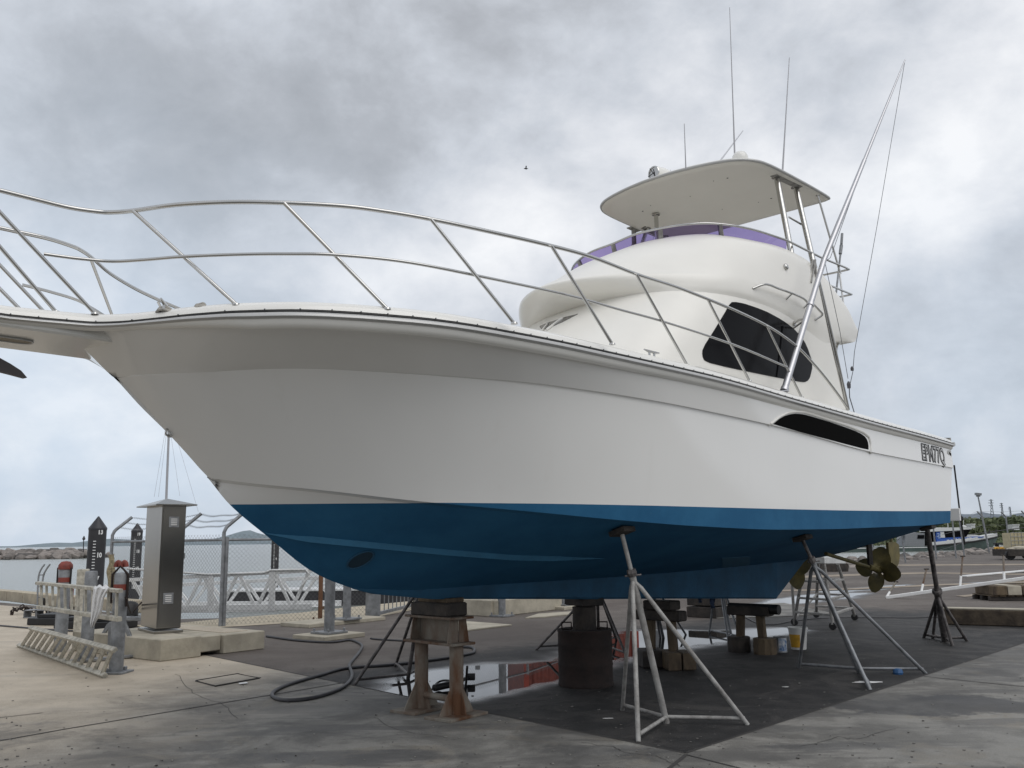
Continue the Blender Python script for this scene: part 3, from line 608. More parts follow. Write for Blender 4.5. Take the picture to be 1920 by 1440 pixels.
# engine room air vent, flat black panel painted as the recess's shade, with raised rim
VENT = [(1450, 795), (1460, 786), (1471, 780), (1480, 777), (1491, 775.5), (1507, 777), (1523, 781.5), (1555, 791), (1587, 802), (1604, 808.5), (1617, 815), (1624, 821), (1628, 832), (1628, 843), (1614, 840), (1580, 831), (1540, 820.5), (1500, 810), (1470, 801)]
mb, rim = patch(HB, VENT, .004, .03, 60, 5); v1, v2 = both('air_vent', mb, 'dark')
VL = [(1442, 797), (1462, 781), (1476, 774.5), (1491, 772), (1508, 773.5), (1524, 778), (1588, 798.5), (1618, 811), (1628, 819), (1632, 832), (1632, 850)]
mb = MB().tube([hit(HB, x, y, .004)[0] for x, y in densify(VL, 60, False)], .013, 6); both('vent_rim', mb, 'gel', smooth=True)
# stainless bow eye
p, n = hit(HB, 318, 811, .0); mb = MB().tube([p+np.array(q) for q in [(0, 0, .022), (-.012, -.032, .02), (-.012, -.042, 0), (-.012, -.032, -.02), (0, 0, -.022)]], .007, 8); mb.box(p, (.03, .012, .07), x=EU); obj('bow_eye', mb, 'ss', boat, smooth=True)

# ---- gunwale, rub rail, deck
SU = np.r_[np.linspace(-8.27, 2.4, 70), np.linspace(2.45, 3.5, 34), np.linspace(3.6, 5.3, 10)]
def sweep(prof, us=SU, side=1, taper=False):
    rows = []
    P = np.array([(u, fS(u)) for u in us]); T = np.gradient(P, axis=0); T /= np.linalg.norm(T, axis=1)[:, None]
    for (u, v), t in zip(P, T):
        nn = np.array([-t[1], t[0]]);  nn = nn if nn[1] > 0 else -nn   # outward
        fz = 1 if not taper else float(np.clip((3.25-u)/.5, .2, 1)); rows.append([W(u+nn[0]*a, (v+nn[1]*a)*1.0, zS(u)+(z_*(.5+.5*fz) if z_ > -.05 else -.05*(.5+.5*fz)+(z_+.05)*fz)) for a, z_ in prof])
    mb = MB(); mb.grid(rows); mb.f.append(tuple(range(len(prof)))); o = len(mb.v)-len(prof); mb.f.append(tuple(o+k for k in range(len(prof))))
    return mb if side == 1 else mirror(mb)
both('gunwale_cap', sweep([(-.30, .085), (-.12, .082), (-.05, .07), (-.012, .04), (-.004, .012), (-.03, .008), (-.32, .03)]), 'gel', smooth=True)
both('rail_insert', sweep([(-.02, .007), (.000, .006), (.003, .0), (.000, -.006), (-.02, -.008)]), 'black', smooth=True)
both('rub_rail', sweep([(-.03, -.008), (.012, -.009), (.028, -.022), (.030, -.036), (.012, -.047), (-.03, -.0499)], taper=True), 'railgrey', smooth=True)
both('rail_moulding', sweep([(-.045, -.045), (.004, -.046), (-.004, -.075), (-.034, -.098), (-.05, -.10)], taper=True), 'gel', smooth=True)
mb = MB()
for u in np.arange(-8.0, 5, .155):
    t = 1; p = W(u, fS(u)+.004, zS(u)+.0135); mb.box(p, (.006, .008, .006), x=EU)
r1_, r2_ = both('rail_screws', mb, 'galv'); r1_['kind'] = 'stuff'; r2_['kind'] = 'stuff'
# deck: foredeck crowned, side decks, cockpit coaming and sole
mb = MB(); rows = []
for u in np.r_[np.linspace(-5.5, 2.4, 40), np.linspace(2.5, 3.3, 10), [3.6, 4.4, 5.3]]:
    vv = fS(u)-.1; rows.append([W(u, v_*vv, zS(u)+.062+.05*(1-v_*v_)*min(1, vv/1.5)) for v_ in np.linspace(-1, 1, 13)])
mb.grid(rows); obj('deck', mb, 'gel', boat, smooth=True)
mb = MB(); ci = [(u, fS(u)-.30) for u in np.linspace(-8.0, -5.5, 12)]
for sgn in (1, -1):
    rows = [[W(u, sgn*v, zS(u)+.08), W(u, sgn*v, 1.95)] for u, v in ci]; mb.grid(rows)
mb.add([W(-8.0, 1.57, 1.95), W(-5.5, 1.7, 1.95), W(-5.5, -1.7, 1.95), W(-8.0, -1.57, 1.95)], [(0, 1, 2, 3)])
mb.add([W(-8.0, 1.57, 1.95), W(-8.0, 1.57, 2.88), W(-8.0, -1.57, 2.88), W(-8.0, -1.57, 1.95)], [(0, 1, 2, 3)])
obj('cockpit', mb, 'gel', boat)
mb = MB(); mb.add([W(-8.30, 1.86, 2.80), W(-8.30, -1.86, 2.80), W(-8.30, -1.86, 2.885), W(-8.30, 1.86, 2.885), W(-7.99, 1.6, 2.885), W(-7.99, -1.6, 2.885), W(-7.99, -1.6, 2.80), W(-7.99, 1.6, 2.80)], [(0, 1, 2, 3), (3, 2, 5, 4), (4, 5, 6, 7), (0, 1, 6, 7)])
obj('transom_capping', mb, 'gel', boat)
mb = MB().tube([W(-8.31, v, 2.79) for v in (1.9, 0, -1.9)], .03, 8); obj('transom_rail', mb, 'railgrey', boat, smooth=True)
both('trim_tab_box', MB().box(W(*cl(1789.5, 965, 1.55)), (.05, .16, .19), x=EU), 'white')
# pulpit plank with anchor slot, roller and anchor
mb = MB(); rows = []
for u, hw, zb in [(2.6, .22, 2.80), (2.95, .32, 2.80), (3.2, .345, 2.80), (3.5, .345, 2.80), (4.2, .335, 2.795), (5.3, .32, 2.79)]:
    zt = zS(u)+.0; rows.append([W(u, hw, zt), W(u, hw-.005, zb+.012), W(u, hw-.02, zb), W(u, 0, zb), W(u, -hw+.02, zb), W(u, -hw+.005, zb+.012), W(u, -hw, zt)])
mb.grid(rows); obj('pulpit', mb, 'gel', boat, smooth=True, angle=35)
o1 = []; 
for a in np.linspace(-math.pi/2, math.pi/2, 14): o1.append((3.62-.10*math.cos(a), .065*math.sin(a)))
o1 += [(5.2, .065), (5.2, -.065)]
mb = MB().add([W(u, v, 2.793) for u, v in o1], [tuple(range(len(o1)))]); M['ply'] = mat('slot_liner', (.30, .26, .20), .6); obj('anchor_slot', mb, 'ply', boat)
mb = MB().tube([W(u, v, 2.792) for u, v in o1], .006, 6, closed=True); obj('slot_rim', mb, 'railgrey', boat)
mb = MB(); mb.lathe([(.03, -.06), (.05, -.05), (.03, 0), (.05, .05), (.03, .06)], W(3.95, 0, 2.75), 16, axis=EV)
for s_ in (-1, 1): mb.box(W(3.97, s_*.075, 2.76), (.16, .012, .12), x=EU)
obj('anchor_roller', mb, 'ss', boat, smooth=True)
mb = MB(); sh = [cl(0, 671, .10), cl(20, 682, .10), cl(40, 695, .10), cl(51, 708, .10), cl(46, 709, .10), cl(20, 702, .10), cl(0, 697, .10), cl(-60, 690, .10), cl(-60, 665, .10)]
mb.prism([W(q[0], .10, q[2]) for q in sh], -EV, .03); mb.tube([W(*cl(-55, 680, .07)), W(3.98, .03, 2.62), W(4.2, 0, 2.66)], .025, 8)
M['anch'] = mat('dark_anchor_steel', (.06, .055, .055), .5, metal=.4); obj('anchor', mb, 'anch', boat)

# ---- saloon and flybridge by rings (port half, aft to front centre)
def ring(ctrl, n=34):
    C1 = [W(*c) for c in ctrl]; C2 = [W(c[0], -c[1], c[2]) for c in ctrl[:-1]][::-1]; return [p for p in crom(C1+C2, 2*n-1)]
def ctr(ctrl, dz=0): return [(a, b_, c_+dz) for a, b_, c_ in ctrl]
R_base = [(-5.38, 1.60, 2.86), (-4.7, 1.63, 2.86), (-3.8, 1.65, 2.86), (-2.9, 1.65, 2.86), (-2.1, 1.63, 2.86), (-1.4, 1.57, 2.86), (-.95, 1.42, 2.86), (-.66, 1.12, 2.86), (-.50, .62, 2.86), (-.45, 0, 2.86)]
R_low = [(-5.06, 1.60, 3.86), (-4.75, 1.615, 3.80), (-4.15, 1.63, 3.90), (-3.55, 1.655, 3.96), (-2.95, 1.62, 3.98), (-2.45, 1.49, 3.985), (-2.08, 1.25, 3.985), (-1.89, .9, 3.98), (-1.85, .48, 3.98), (-1.90, 0, 3.98)]
def lerp_ring(A, B, t, bulge=0): return [tuple(np.array(a)*(1-t)+np.array(b_)*t+np.array([bulge*.3, 0, 0])) for a, b_ in zip(A, B)]
sal = MB(); rws = [ring(lerp_ring(R_base, R_low, t)) for t in np.linspace(0, 1, 12)]; sal.grid(rws)
for r0, r1 in zip(rws[:-1], rws[1:]): sal.add([r0[0], r0[-1], r1[-1], r1[0]], [(0, 1, 2, 3)])
saloon = obj('saloon', sal, 'topw', boat, smooth=True, angle=40); SB = bvh_of(sal)
R_brow0 = [(-5.85, 1.53, 3.98), (-5.0, 1.62, 3.885), (-4.25, 1.65, 3.96), (-3.58, 1.67, 4.02), (-2.95, 1.64, 4.045), (-2.47, 1.51, 4.05), (-2.1, 1.27, 4.05), (-1.81, .92, 4.045), (-1.68, .48, 4.035), (-1.65, 0, 4.03)]
R_brow1 = [(-5.98, 1.52, 4.04), (-5.2, 1.63, 3.98), (-4.35, 1.665, 4.06), (-3.6, 1.68, 4.12), (-2.95, 1.635, 4.15), (-2.48, 1.50, 4.155), (-2.09, 1.24, 4.155), (-1.74, .88, 4.15), (-1.51, .46, 4.14), (-1.46, 0, 4.13)]
R_brow2 = [(-6.03, 1.53, 4.12), (-5.3, 1.635, 4.12), (-4.4, 1.655, 4.19), (-3.6, 1.665, 4.24), (-2.97, 1.61, 4.26), (-2.53, 1.46, 4.26), (-2.16, 1.19, 4.25), (-1.83, .84, 4.24), (-1.61, .44, 4.22), (-1.57, 0, 4.215)]
R_cowl = [(-6.03, 1.535, 4.17), (-5.5, 1.60, 4.32), (-4.6, 1.615, 4.47), (-3.75, 1.61, 4.52), (-3.15, 1.54, 4.52), (-2.7, 1.37, 4.50), (-2.37, 1.09, 4.48), (-2.11, .76, 4.46), (-2.0, .40, 4.445), (-2.03, 0, 4.44)]
R_cowl2 = [(-6.02, 1.52, 4.21), (-5.6, 1.565, 4.43), (-4.8, 1.565, 4.68), (-3.95, 1.555, 4.75), (-3.35, 1.45, 4.76), (-2.95, 1.27, 4.75), (-2.70, 1.0, 4.73), (-2.52, .70, 4.715), (-2.44, .37, 4.705), (-2.48, 0, 4.70)]
R_top = [(-6.0, 1.50, 4.23), (-5.62, 1.52, 4.49), (-4.95, 1.51, 4.79), (-4.2, 1.49, 4.86), (-3.62, 1.37, 4.86), (-3.14, 1.18, 4.86), (-2.91, .95, 4.86), (-2.78, .65, 4.855), (-2.74, .34, 4.85), (-2.82, 0, 4.85)]
def inset(R, d, dz): return [(a-(d if b_ < .9 else d*.3), max(0, b_-d) if b_ > .05 else 0, c_+dz) for a, b_, c_ in R]
fly = MB(); RR = [R_low, R_brow0, R_brow1, R_brow2, R_cowl, R_cowl2, R_top, inset(R_top, .05, .012), inset(R_top, .10, -.02), inset(R_cowl, .42, -.25)]
RG = [ring(r, 60) for r in RR]
full = [RG[0]]
for a, b_, k in ((1, 2, 4), (2, 3, 3), (3, 4, 4), (4, 5, 4), (5, 6, 3)):
    pass
# smooth vertical interpolation through the rings
RGn = np.array(RG[:7]); mids = []
for i in range(7):
    pass
dense = []
for j in range(RGn.shape[1]): dense.append(crom([RGn[i, j] for i in range(7)], 31))
dense = np.array(dense).transpose(1, 0, 2)
fly.grid([list(r) for r in dense]+RG[7:])
for r0, r1 in zip(list(dense)[:-1], list(dense)[1:]): fly.add([r0[0], r0[-1], r1[-1], r1[0]], [(0, 1, 2, 3)])
flo = obj('flybridge', fly, 'topw', boat, smooth=True, angle=60); FB = bvh_of(fly)
mb = MB().add([W(-6.05, 1.45, 4.10), W(-2.6, 1.2, 4.10), W(-2.2, .6, 4.10), W(-2.2, -.6, 4.10), W(-2.6, -1.2, 4.10), W(-6.05, -1.45, 4.10)], [(0, 1, 2, 3, 4, 5)]); mb.add([W(-6.05, 1.45, 4.02), W(-4.9, 1.5, 3.9), W(-4.9, -1.5, 3.9), W(-6.05, -1.45, 4.02)], [(0, 1, 2, 3)])
mb.add([W(-6.05, 1.45, 4.02), W(-6.05, -1.45, 4.02), W(-6.05, -1.45, 4.10), W(-6.05, 1.45, 4.10)], [(0, 1, 2, 3)]); obj('flybridge_floor', mb, 'topw', boat)
# saloon side window, black glass
WIN = [(1372, 566.8), (1380, 566.5), (1395, 569.5), (1418, 577), (1440, 586), (1462, 598), (1478, 608.5), (1491, 620), (1501, 631), (1509, 643), (1514, 654), (1518, 666), (1521, 674), (1522, 681), (1522, 691), (1520, 700), (1518, 708), (1514.5, 713.5), (1510, 716.5), (1504, 716.5), (1491, 714.5), (1462, 709), (1396, 695.6), (1360, 688), (1328, 680), (1320, 675), (1316.5, 667), (1317, 657), (1322, 646), (1340, 618), (1360, 585), (1367, 572)]
mb, rim = patch(SB, WIN, .006, .03, 90, 8); a, b_ = both('side_window', mb, 'blackgloss', smooth=True)
mb = MB().tube([hit(SB, x, y, .008)[0] for x, y in [(1466, 612), (1462, 650), (1455, 706)]], .009, 6); m2 = mirror(mb); obj('window_divider', mb, 'blackgloss', a); obj('window_divider', m2, 'blackgloss', b_)
# forward screen corner seen edge-on under the brow
M['greyglass'] = mat('grey_glass', (.13, .125, .12), .12)
mb, _ = patch(SB, [(1012, 612), (1030, 604.5), (1052, 598.5), (1046, 603.5), (1026, 617), (1014, 617)], .006, .01, 30, 3); fs1, fs2 = both('front_screen', mb, 'greyglass')
mb = MB().tube([hit(SB, x, y, .012)[0] for x, y in [(1056, 598.5), (1047, 604), (1026, 620)]], .014, 6); obj('screen_frame', mb, 'gel', fs1, smooth=True); obj('screen_frame', mirror(mb), 'gel', fs2, smooth=True)
# wind dodger
R_d0 = [p for p in R_top[3:]]; R_d1 = [(-4.20, 1.50, 4.97), (-3.52, 1.40, 4.965), (-3.06, 1.21, 4.96), (-2.84, .97, 4.955), (-2.73, .68, 4.95), (-2.70, .36, 4.95), (-2.78, 0, 4.95)]
d0 = ring(R_d0, 30); d1 = ring(R_d1, 30); mb = MB().grid([d0, d1]); dg_ = obj('wind_screen', mb, 'purple', boat, smooth=True)
mb = MB().tube(d1, .014, 8); obj('screen_rail', mb, 'ss', dg_, smooth=True)
mb = MB()
for i in (9, 19, 29, 39, 49): obj('screen_bracket', MB().beam(d0[i]+np.array([0, 0, -.02]), d1[i], .06, .012, up=EU), 'galvpaint', dg_)
# flybridge aft rails
RAILB = MB()
def q(x, y, v): return W(*cl(x, y, v))
for sgn in (1,):
    a0 = d1[0]; up1 = q(1592, 505, 1.35); lo1 = q(1597, 552, 1.35); RAILB.tube([a0, q(1540, 483, 1.45), q(1584, 501, 1.37), up1, W(*(toB(up1)+np.array([-.01, -.10, 0]))), W(*(toB(up1)+np.array([0, -1.0, 0])))], .014, 8)
    RAILB.tube([q(1551, 533, 1.47), lo1, W(*(toB(lo1)+np.array([-.01, -.10, 0]))), W(*(toB(lo1)+np.array([0, -.9, 0])))], .013, 8)
    RAILB.tube([q(1574, 512, 1.36), q(1582, 575, 1.40)], .013, 8)
both('aft_rail', RAILB, 'ss', smooth=True)
# grab rails on the flybridge side
def offpts(bv, pts, off): return [hit(bv, x, y, off)[0] for x, y in pts]
gr = MB(); gp = [(1412, 539), (1425, 537), (1450, 545), (1475, 554), (1495, 563), (1505, 572)]
P = offpts(FB, gp, .07); P[0] = hit(FB, 1411, 541, 0)[0]; gr.tube(crom(P, 24), .013, 8)
for x, y in ((1474, 557), (1507, 573)):
    gr.tube([hit(FB, x, y+4, 0)[0], hit(FB, x, y-3, .07)[0]], .011, 8)
P = offpts(FB, [(1516, 575), (1525, 584), (1531, 592)], .07); P.append(hit(FB, 1528, 600, 0)[0]); gr.tube(crom(P, 16), .013, 8); both('grab_rail', gr, 'ss', smooth=True)
mb = MB(); p, n = hit(FB, 1472, 501, 0); mb.lathe([(.035, 0), (.04, .015), (.03, .03), (.01, .035)], p, 16, axis=n); both('nav_light', mb, 'ss', smooth=True)
# ---- hardtop
HT = [(-6.07, .0), (-6.07, .6), (-6.07, 1.08), (-6.05, 1.24), (-5.94, 1.285), (-5.2, 1.275), (-4.43, 1.235), (-4.12, 1.15), (-3.93, .95), (-3.81, .60), (-3.75, .25), (-3.74, 0)]
HP = crom([np.array([a, b_, 0]) for a, b_ in HT], 60); full_ = [(p[0], p[1]) for p in HP]+[(p[0], -p[1]) for p in HP[1:-1]][::-1]
mb = MB(); cxy = np.array([-4.9, 0.]); rows = []
for k, z_ in ((0.0, 6.05), (.35, 6.05), (.7, 6.045), (.9, 6.035), (.985, 6.03), (1.0, 6.045), (1.0, 6.075), (.985, 6.095), (.9, 6.11), (.6, 6.135), (.3, 6.15), (.0, 6.15)):
    kk = max(k, .001); rows.append([W0(cxy[0]+(a-cxy[0])*kk, b_*kk, z_-.004*(a+4.9)) for a, b_ in full_])
mb.grid(rows, closed=True); ht = obj('hardtop', mb, 'topw', boat, smooth=True, angle=50); HTB = bvh_of(mb)
mb = MB().tube([W0(cxy[0]+(a-cxy[0])*1.004, b_*1.004, 6.06-.004*(a+4.9)) for a, b_ in full_], .02, 8, closed=True); obj('hardtop_trim', mb, 'railgrey', ht, smooth=True)
mb = MB()
for x, y in ((1205, 396), (1364, 334), (1446, 372), (1220, 385), (1294, 368), (1338, 339), (1422, 379), (1354, 392), (1311, 416)):
    hh = hit(HTB, x, y, 0)
    if hh: obj('downlight', MB().lathe([(.014 if y in (396, 334, 372) else .005, 0), (.004, .006)], hh[0], 10, axis=(0, 0, -1)), 'black', ht)
def leg(x0, y0, x1, y1, v0, v1, r, name='hardtop_leg'):
    a = W(*cl(x0, y0, v0)); a[2] = 6.05; a = gnd(x0, y0, 6.045); b_ = W(*cl(x1, y1, v1)); mb = MB(); mb.tube([a, b_], r, 10)
    mb.lathe([(r*1.8, 0), (r*1.8, .012)], a+np.array([0, 0, -.015]), 12); return mb
both('hardtop_leg', leg(1456, 331, 1484, 478, 1.2, 1.46, .036), 'ss', smooth=True); both('hardtop_leg', leg(1492, 350, 1527, 502, 1.2, 1.50, .036), 'ss', smooth=True); both('hardtop_leg', leg(1533, 365, 1576, 514, 1.25, 1.36, .014), 'ss', smooth=True)
mb = MB().beam(gnd(1450, 328, 6.035), gnd(1499, 351, 6.035), .09, .02); both('leg_plate', mb, 'galvpaint'); both('leg_brace', MB().tube([W(*cl(1479, 407, 1.28)), W(*cl(1503, 421, 1.28))], .012, 8), 'ss')
a = gnd(1230, 401, 6.04); mb = MB().tube([a, a-np.array([0, 0, 1.9])], .03, 10); mb.lathe([(.055, 0), (.055, .015)], a-np.array([0, 0, .02]), 14); obj('hardtop_post', mb, 'ss', ht, smooth=True)
a = gnd(1188, 430, 6.04); mb = MB().tube([a, a-np.array([0, 0, 1.9])], .035, 10); mb.beam(a+.12*EU, a-.12*EU, .08, .02); obj('hardtop_post', mb, 'galvpaint', ht, smooth=True)
def U2_(a, b_, c_): q_ = np.array([a, b_, c_]); return q_/np.linalg.norm(q_)
# search light, dome, aerials
p = gnd(1240, 326, 6.12); c = gnd(1226, 325, 6.26); mb = MB(); ax = -np.array([.35, .93, 0.]); ax = c*0+U2_(-.80, -.58, -.06)
mb.lathe([(.03, 0), (.085, .02), (.10, .10), (.10, .26)], c-ax*.26, 20, axis=ax); mb.tube([c-ax*.12+np.array([0, 0, -.09]), c-ax*.12+np.array([0, 0, -.20])], .035, 10); sl_ = obj('search_light', mb, 'gel', boat, smooth=True)
mb = MB().lathe([(.10, 0), (.095, .012), (.08, .012), (.075, -.03), (.0, -.05)], c+ax*.001, 20, axis=ax); obj('lens', mb, 'ss', sl_, smooth=True)
mb = MB().tube([c+ax*.012+s_*np.array([.08*math.cos(t), -.04*math.cos(t)*.5, .08*math.sin(t)]) for t in (.6,) for s_ in (-1, 1)], .006, 6); mb.tube([c+ax*.012+s_*np.array([.08*math.cos(2.1), -.04*math.cos(2.1)*.5, .08*math.sin(2.1)]) for s_ in (-1, 1)], .006, 6); obj('lens_guard', mb, 'black', sl_)
p = gnd(1388, 300, 6.13); mb = MB().lathe([(.09, -.06), (.10, 0), (.095, .05), (.07, .09), (.02, .105)], p, 20); obj('satellite_dome', mb, 'gel', boat, smooth=True)
def aerial(x0, y0, x1, y1, v, r0, r1, name='aerial', m='white'):
    a, b_ = W(*cl(x0, y0, v)), W(*cl(x1, y1, v)); mb = MB().tube([a, a+(b_-a)*.35, b_], [r0, (r0+r1)/2, r1], 8); return obj(name, mb, m, boat, smooth=True)
M['aer'] = mat('aerial_grey', (.38, .38, .40), .4)
aerial(1286, 318, 1283, 232, .9, .008, .004, m='aer'); aerial(1378, 302, 1368, 14, .55, .012, .004, m='aer'); aerial(1467, 326, 1480, 108, 1.0, .013, .005, m='aer')
# outriggers
pb, pk, pt = W(*cl(1470, 733, 1.93)), W(*cl(1545, 487, 1.95)), W(*cl(1697, 112, 2.25))
def outr(pb, pk, pt, s=1):
    mb = MB().tube([pb, pb+(pk-pb)*.62], .034, 12); mb.tube([pb+(pk-pb)*.60, pk], .032, 12); mb.tube([pb+(pk-pb)*.995, pk+(pt-pk)*.12, pk+(pt-pk)*.45], [.030, .033, .027], 12); mb.tube([pk+(pt-pk)*.44, pk+(pt-pk)*.8, pt], [.022, .015, .009], 10)
    for t in (.0, .62): mb.tube([pb+(pk-pb)*t, pb+(pk-pb)*(t+.02)], .042, 12)
    mb.lathe([(.05, 0), (.05, .012)], pb-np.array([0, 0, .01]), 16); return mb
M['orig'] = mat('anodised_outrigger', (.50, .50, .52), .32, metal=.8)
og = outr(pb, pk, pt); obj('outrigger', og, 'orig', boat, smooth=True); tS = W(*cl(1393, 245, -1.9)); obj('outrigger', outr(*[W(*(toB(p)*np.array([1, -1, 1]))) for p in (pb, pk)], tS), 'orig', boat, smooth=True)
# bracket holding the outrigger, stays and halyards
mb = MB(); bA = hit(SB, 1488, 607, 0) or hit(FB, 1488, 600, 0); bP = bA[0]; mid = pb+(pk-pb)*.52; mb.tube([bP, (bP+mid)/2+np.array([0, 0, .02]), mid], .012, 8); mb.tube([bP+np.array([0, 0, -.05]), mid], .010, 8); mb.lathe([(.03, 0), (.03, .02)], bP, 10, axis=bA[1]); both('outrigger_bracket', mb, 'ss', smooth=True)
st = MB(); st.tube([q(1535, 524, 1.93), q(1564, 646, 1.93), q(1591, 768, 1.93)], .017, 8); st.tube([q(1533, 520, 1.93), q(1560, 648, 1.93), q(1588, 770, 1.9)], .010, 8); both('outrigger_stay', st, 'ss', smooth=True)
st = MB(); st.tube([q(1524, 488, 1.55), q(1508, 567, 1.62)], .011, 8); st.tube([q(1529, 488, 1.55), q(1521, 530, 1.62)], .011, 8); st.beam(q(1526, 487, 1.55), q(1528, 520, 1.58), .05, .02); both('rod_rest', st, 'galvpaint', smooth=True)
ln = MB(); ln.tube([q(1696, 118, 2.2), q(1645, 420, 2.1), q(1602, 660, 2.0)], .0035, 5); ln.tube([q(1602, 660, 2.0), q(1599, 697, 2.0), q(1594, 720, 1.95)], .004, 5)
ln.lathe([(.018, 0), (.02, .03), (.008, .05)], q(1598, 695, 2.0), 8); ln.lathe([(.02, 0), (.024, .05), (.01, .08)], q(1592, 728, 1.95), 8)
ln.tube([q(1694, 118, 2.23), q(1640, 250, 2.12), q(1557, 483, 2.0), q(1548, 490, 1.97)], .0035, 5); ln.tube([q(1546, 488, 1.9), q(1575, 622, 1.85), q(1590, 710, 1.9)], .0035, 5); ln.tube([q(1592, 722, 1.95), q(1593, 745, 1.94), q(1603, 778, 1.93)], .006, 5)
M['line'] = mat('dark_line', (.09, .09, .10), .6); both('halyard', ln, 'line')
mb = MB(); base = q(1573, 585, -.9); tip = q(1580, 440, -.9); mb.tube([q(1566, 565, .2), q(1576, 475, .2)], .016, 8); mb.tube([q(1575.5, 476, .2), q(1577.5, 460, .2)], .028, 8); mb.tube([q(1577.6, 458, .2), q(1579, 438, .2)], .022, 8)
obj('fishing_rod_butt', mb, 'galv', boat, smooth=True)
# underside of flybridge: loud hailer with hook
mb = MB(); p = q(1580, 624, 1.2); mb.lathe([(.10, -.03), (.13, 0), (.12, .06), (.06, .09)], p+np.array([0, 0, -.06]), 18); obj('cockpit_light', mb, 'topw', boat, smooth=True)
mb = MB().tube(crom([q(1585, 628, 1.3), q(1585, 637, 1.3), q(1576, 642, 1.4), q(1570, 648, 1.5), q(1568, 660, 1.55)], 16), .014, 8); obj('ladder_rail', mb, 'ss', boat, smooth=True)
# saloon aft corner panel lines, hinge
# ---- bow rail
ZR = 3.62
rail_px = [(-230, 300), (-150, 320), (-60, 342), (0, 357), (60, 372), (130, 389), (185, 397), (210, 398), (250, 395), (330, 384), (430, 379), (520, 380), (640, 386), (720, 396), (808, 411), (930, 437), (1034, 461), (1110, 482), (1193, 514)]
RL = [gnd(x, y, ZR) for x, y in rail_px]
RL += [W(*cl(x, y, v)) for x, y, v in [(1265, 537, 1.98), (1330, 562, 1.97), (1385, 585, 1.96), (1440, 612, 1.95), (1478, 637, 1.94), (1505, 660, 1.94), (1540, 699, 1.93), (1570, 738, 1.92), (1591, 768, 1.92)]]
br = MB().tube(crom(RL, 130), .0145, 10)
def stan(x0, y0, x1, y1, top=None, r=.0125):
    b_ = gnd(x1, y1, 2.95) if x1 < 1250 else W(*cl(x1, y1, 1.93)); t_ = gnd(x0, y0, ZR-.01) if x0 < 1250 else W(*cl(x0, y0, 1.96)); mb = MB().tube([t_, b_], r, 8); mb.lathe([(.024, 0), (.022, .012)], b_+np.array([0, 0, -.006]), 12); return mb
rl_ = obj('bow_rail', br, 'ss', boat, smooth=True)
rs_ = obj('bow_rail', mirror(br), 'ss', boat, smooth=True)
for s_ in [(-50, 344.5, 178, 588), (-116, 328, 105, 585), (250, 396, 443, 571), (533, 381, 726, 579), (808, 411, 964, 606), (1034, 461, 1148, 645), (1193, 514, 1288, 684), (1327, 561, 1405, 714), (1438, 612, 1503, 745)]:
    mb = stan(*s_); obj('stanchion', mb, 'ss', rl_, smooth=True); obj('stanchion', mirror(mb), 'ss', rs_, smooth=True)
mid_px = [(82, 476), (110, 480), (150, 485), (210, 490), (270, 487), (345, 481), (450, 477), (540, 476), (632, 478), (760, 491), (900, 518)]
ML = [gnd(x, y, 3.27) for x, y in mid_px]+[W(*cl(x, y, v)) for x, y, v in [(1063, 553, 1.99), (1160, 580, 1.99), (1250, 605, 1.98), (1380, 648, 1.96), (1475, 688, 1.95)]]
mr = MB().tube(crom(ML, 90), .011, 8); obj('mid_rail', mr, 'ss', rl_, smooth=True); obj('mid_rail', mirror(mr), 'ss', rs_, smooth=True)
# cleats, coiled ropes on the foredeck
def cleat(p, ax, s=1.):
    mb = MB(); ax = np.array(ax); mb.tube([p+ax*.11*s+EZ*.055, p+ax*.05*s+EZ*.05, p-ax*.05*s+EZ*.05, p-ax*.11*s+EZ*.055], [.006, .012, .012, .006], 8)
    for k in (-1, 1): mb.tube([p+ax*.035*k*s, p+ax*.035*k*s+EZ*.05], .010, 8)
    return mb
c1 = gnd(310, 578, 2.97); mb = cleat(c1-EZ*.03, EU*.6+EV*.8, 1.3); obj('cleat', mb, 'ss', boat, smooth=True)
mb = MB()
for k in range(5): mb.tube([c1+np.array([0, 0, .03])+(.05-.006*k)*math.cos(t)*EU+(.055-.008*k)*math.sin(t)*EV+EZ*(-.055+.007*k+.004*math.sin(3*t+k)) for t in np.linspace(0, 2*math.pi, 24, endpoint=False)], .008, 6, closed=True)
obj('coiled_line', mb, 'cord', boat, smooth=True)
c2 = gnd(376, 574, 2.97); mb = MB()
for k in range(5): mb.tube([c2+np.array([0, 0, .02])+(.035-.004*k)*math.cos(t)*EU+(.05-.005*k)*math.sin(t)*EV+EZ*(-.04+.007*k+.004*math.sin(2*t+k)) for t in np.linspace(0, 2*math.pi, 24, endpoint=False)], .009, 6, closed=True)
obj('coiled_line', mb, 'cord', boat, smooth=True)
for x, y, v in [(1222, 664, 1.92), (1625, 789, 1.85)]:
    p = W(*cl(x, y, v)); mb = cleat(p-EZ*.03, EU); both('cleat', mb, 'ss', smooth=True)
for x, y in [(1705, 812), (1728, 811), (1769, 823)]:
    p = W(*cl(x, y, 1.8)); mb = MB().lathe([(.025, -.02), (.03, 0), (.015, .015)], p, 12); both('rod_holder', mb, 'ss', smooth=True)
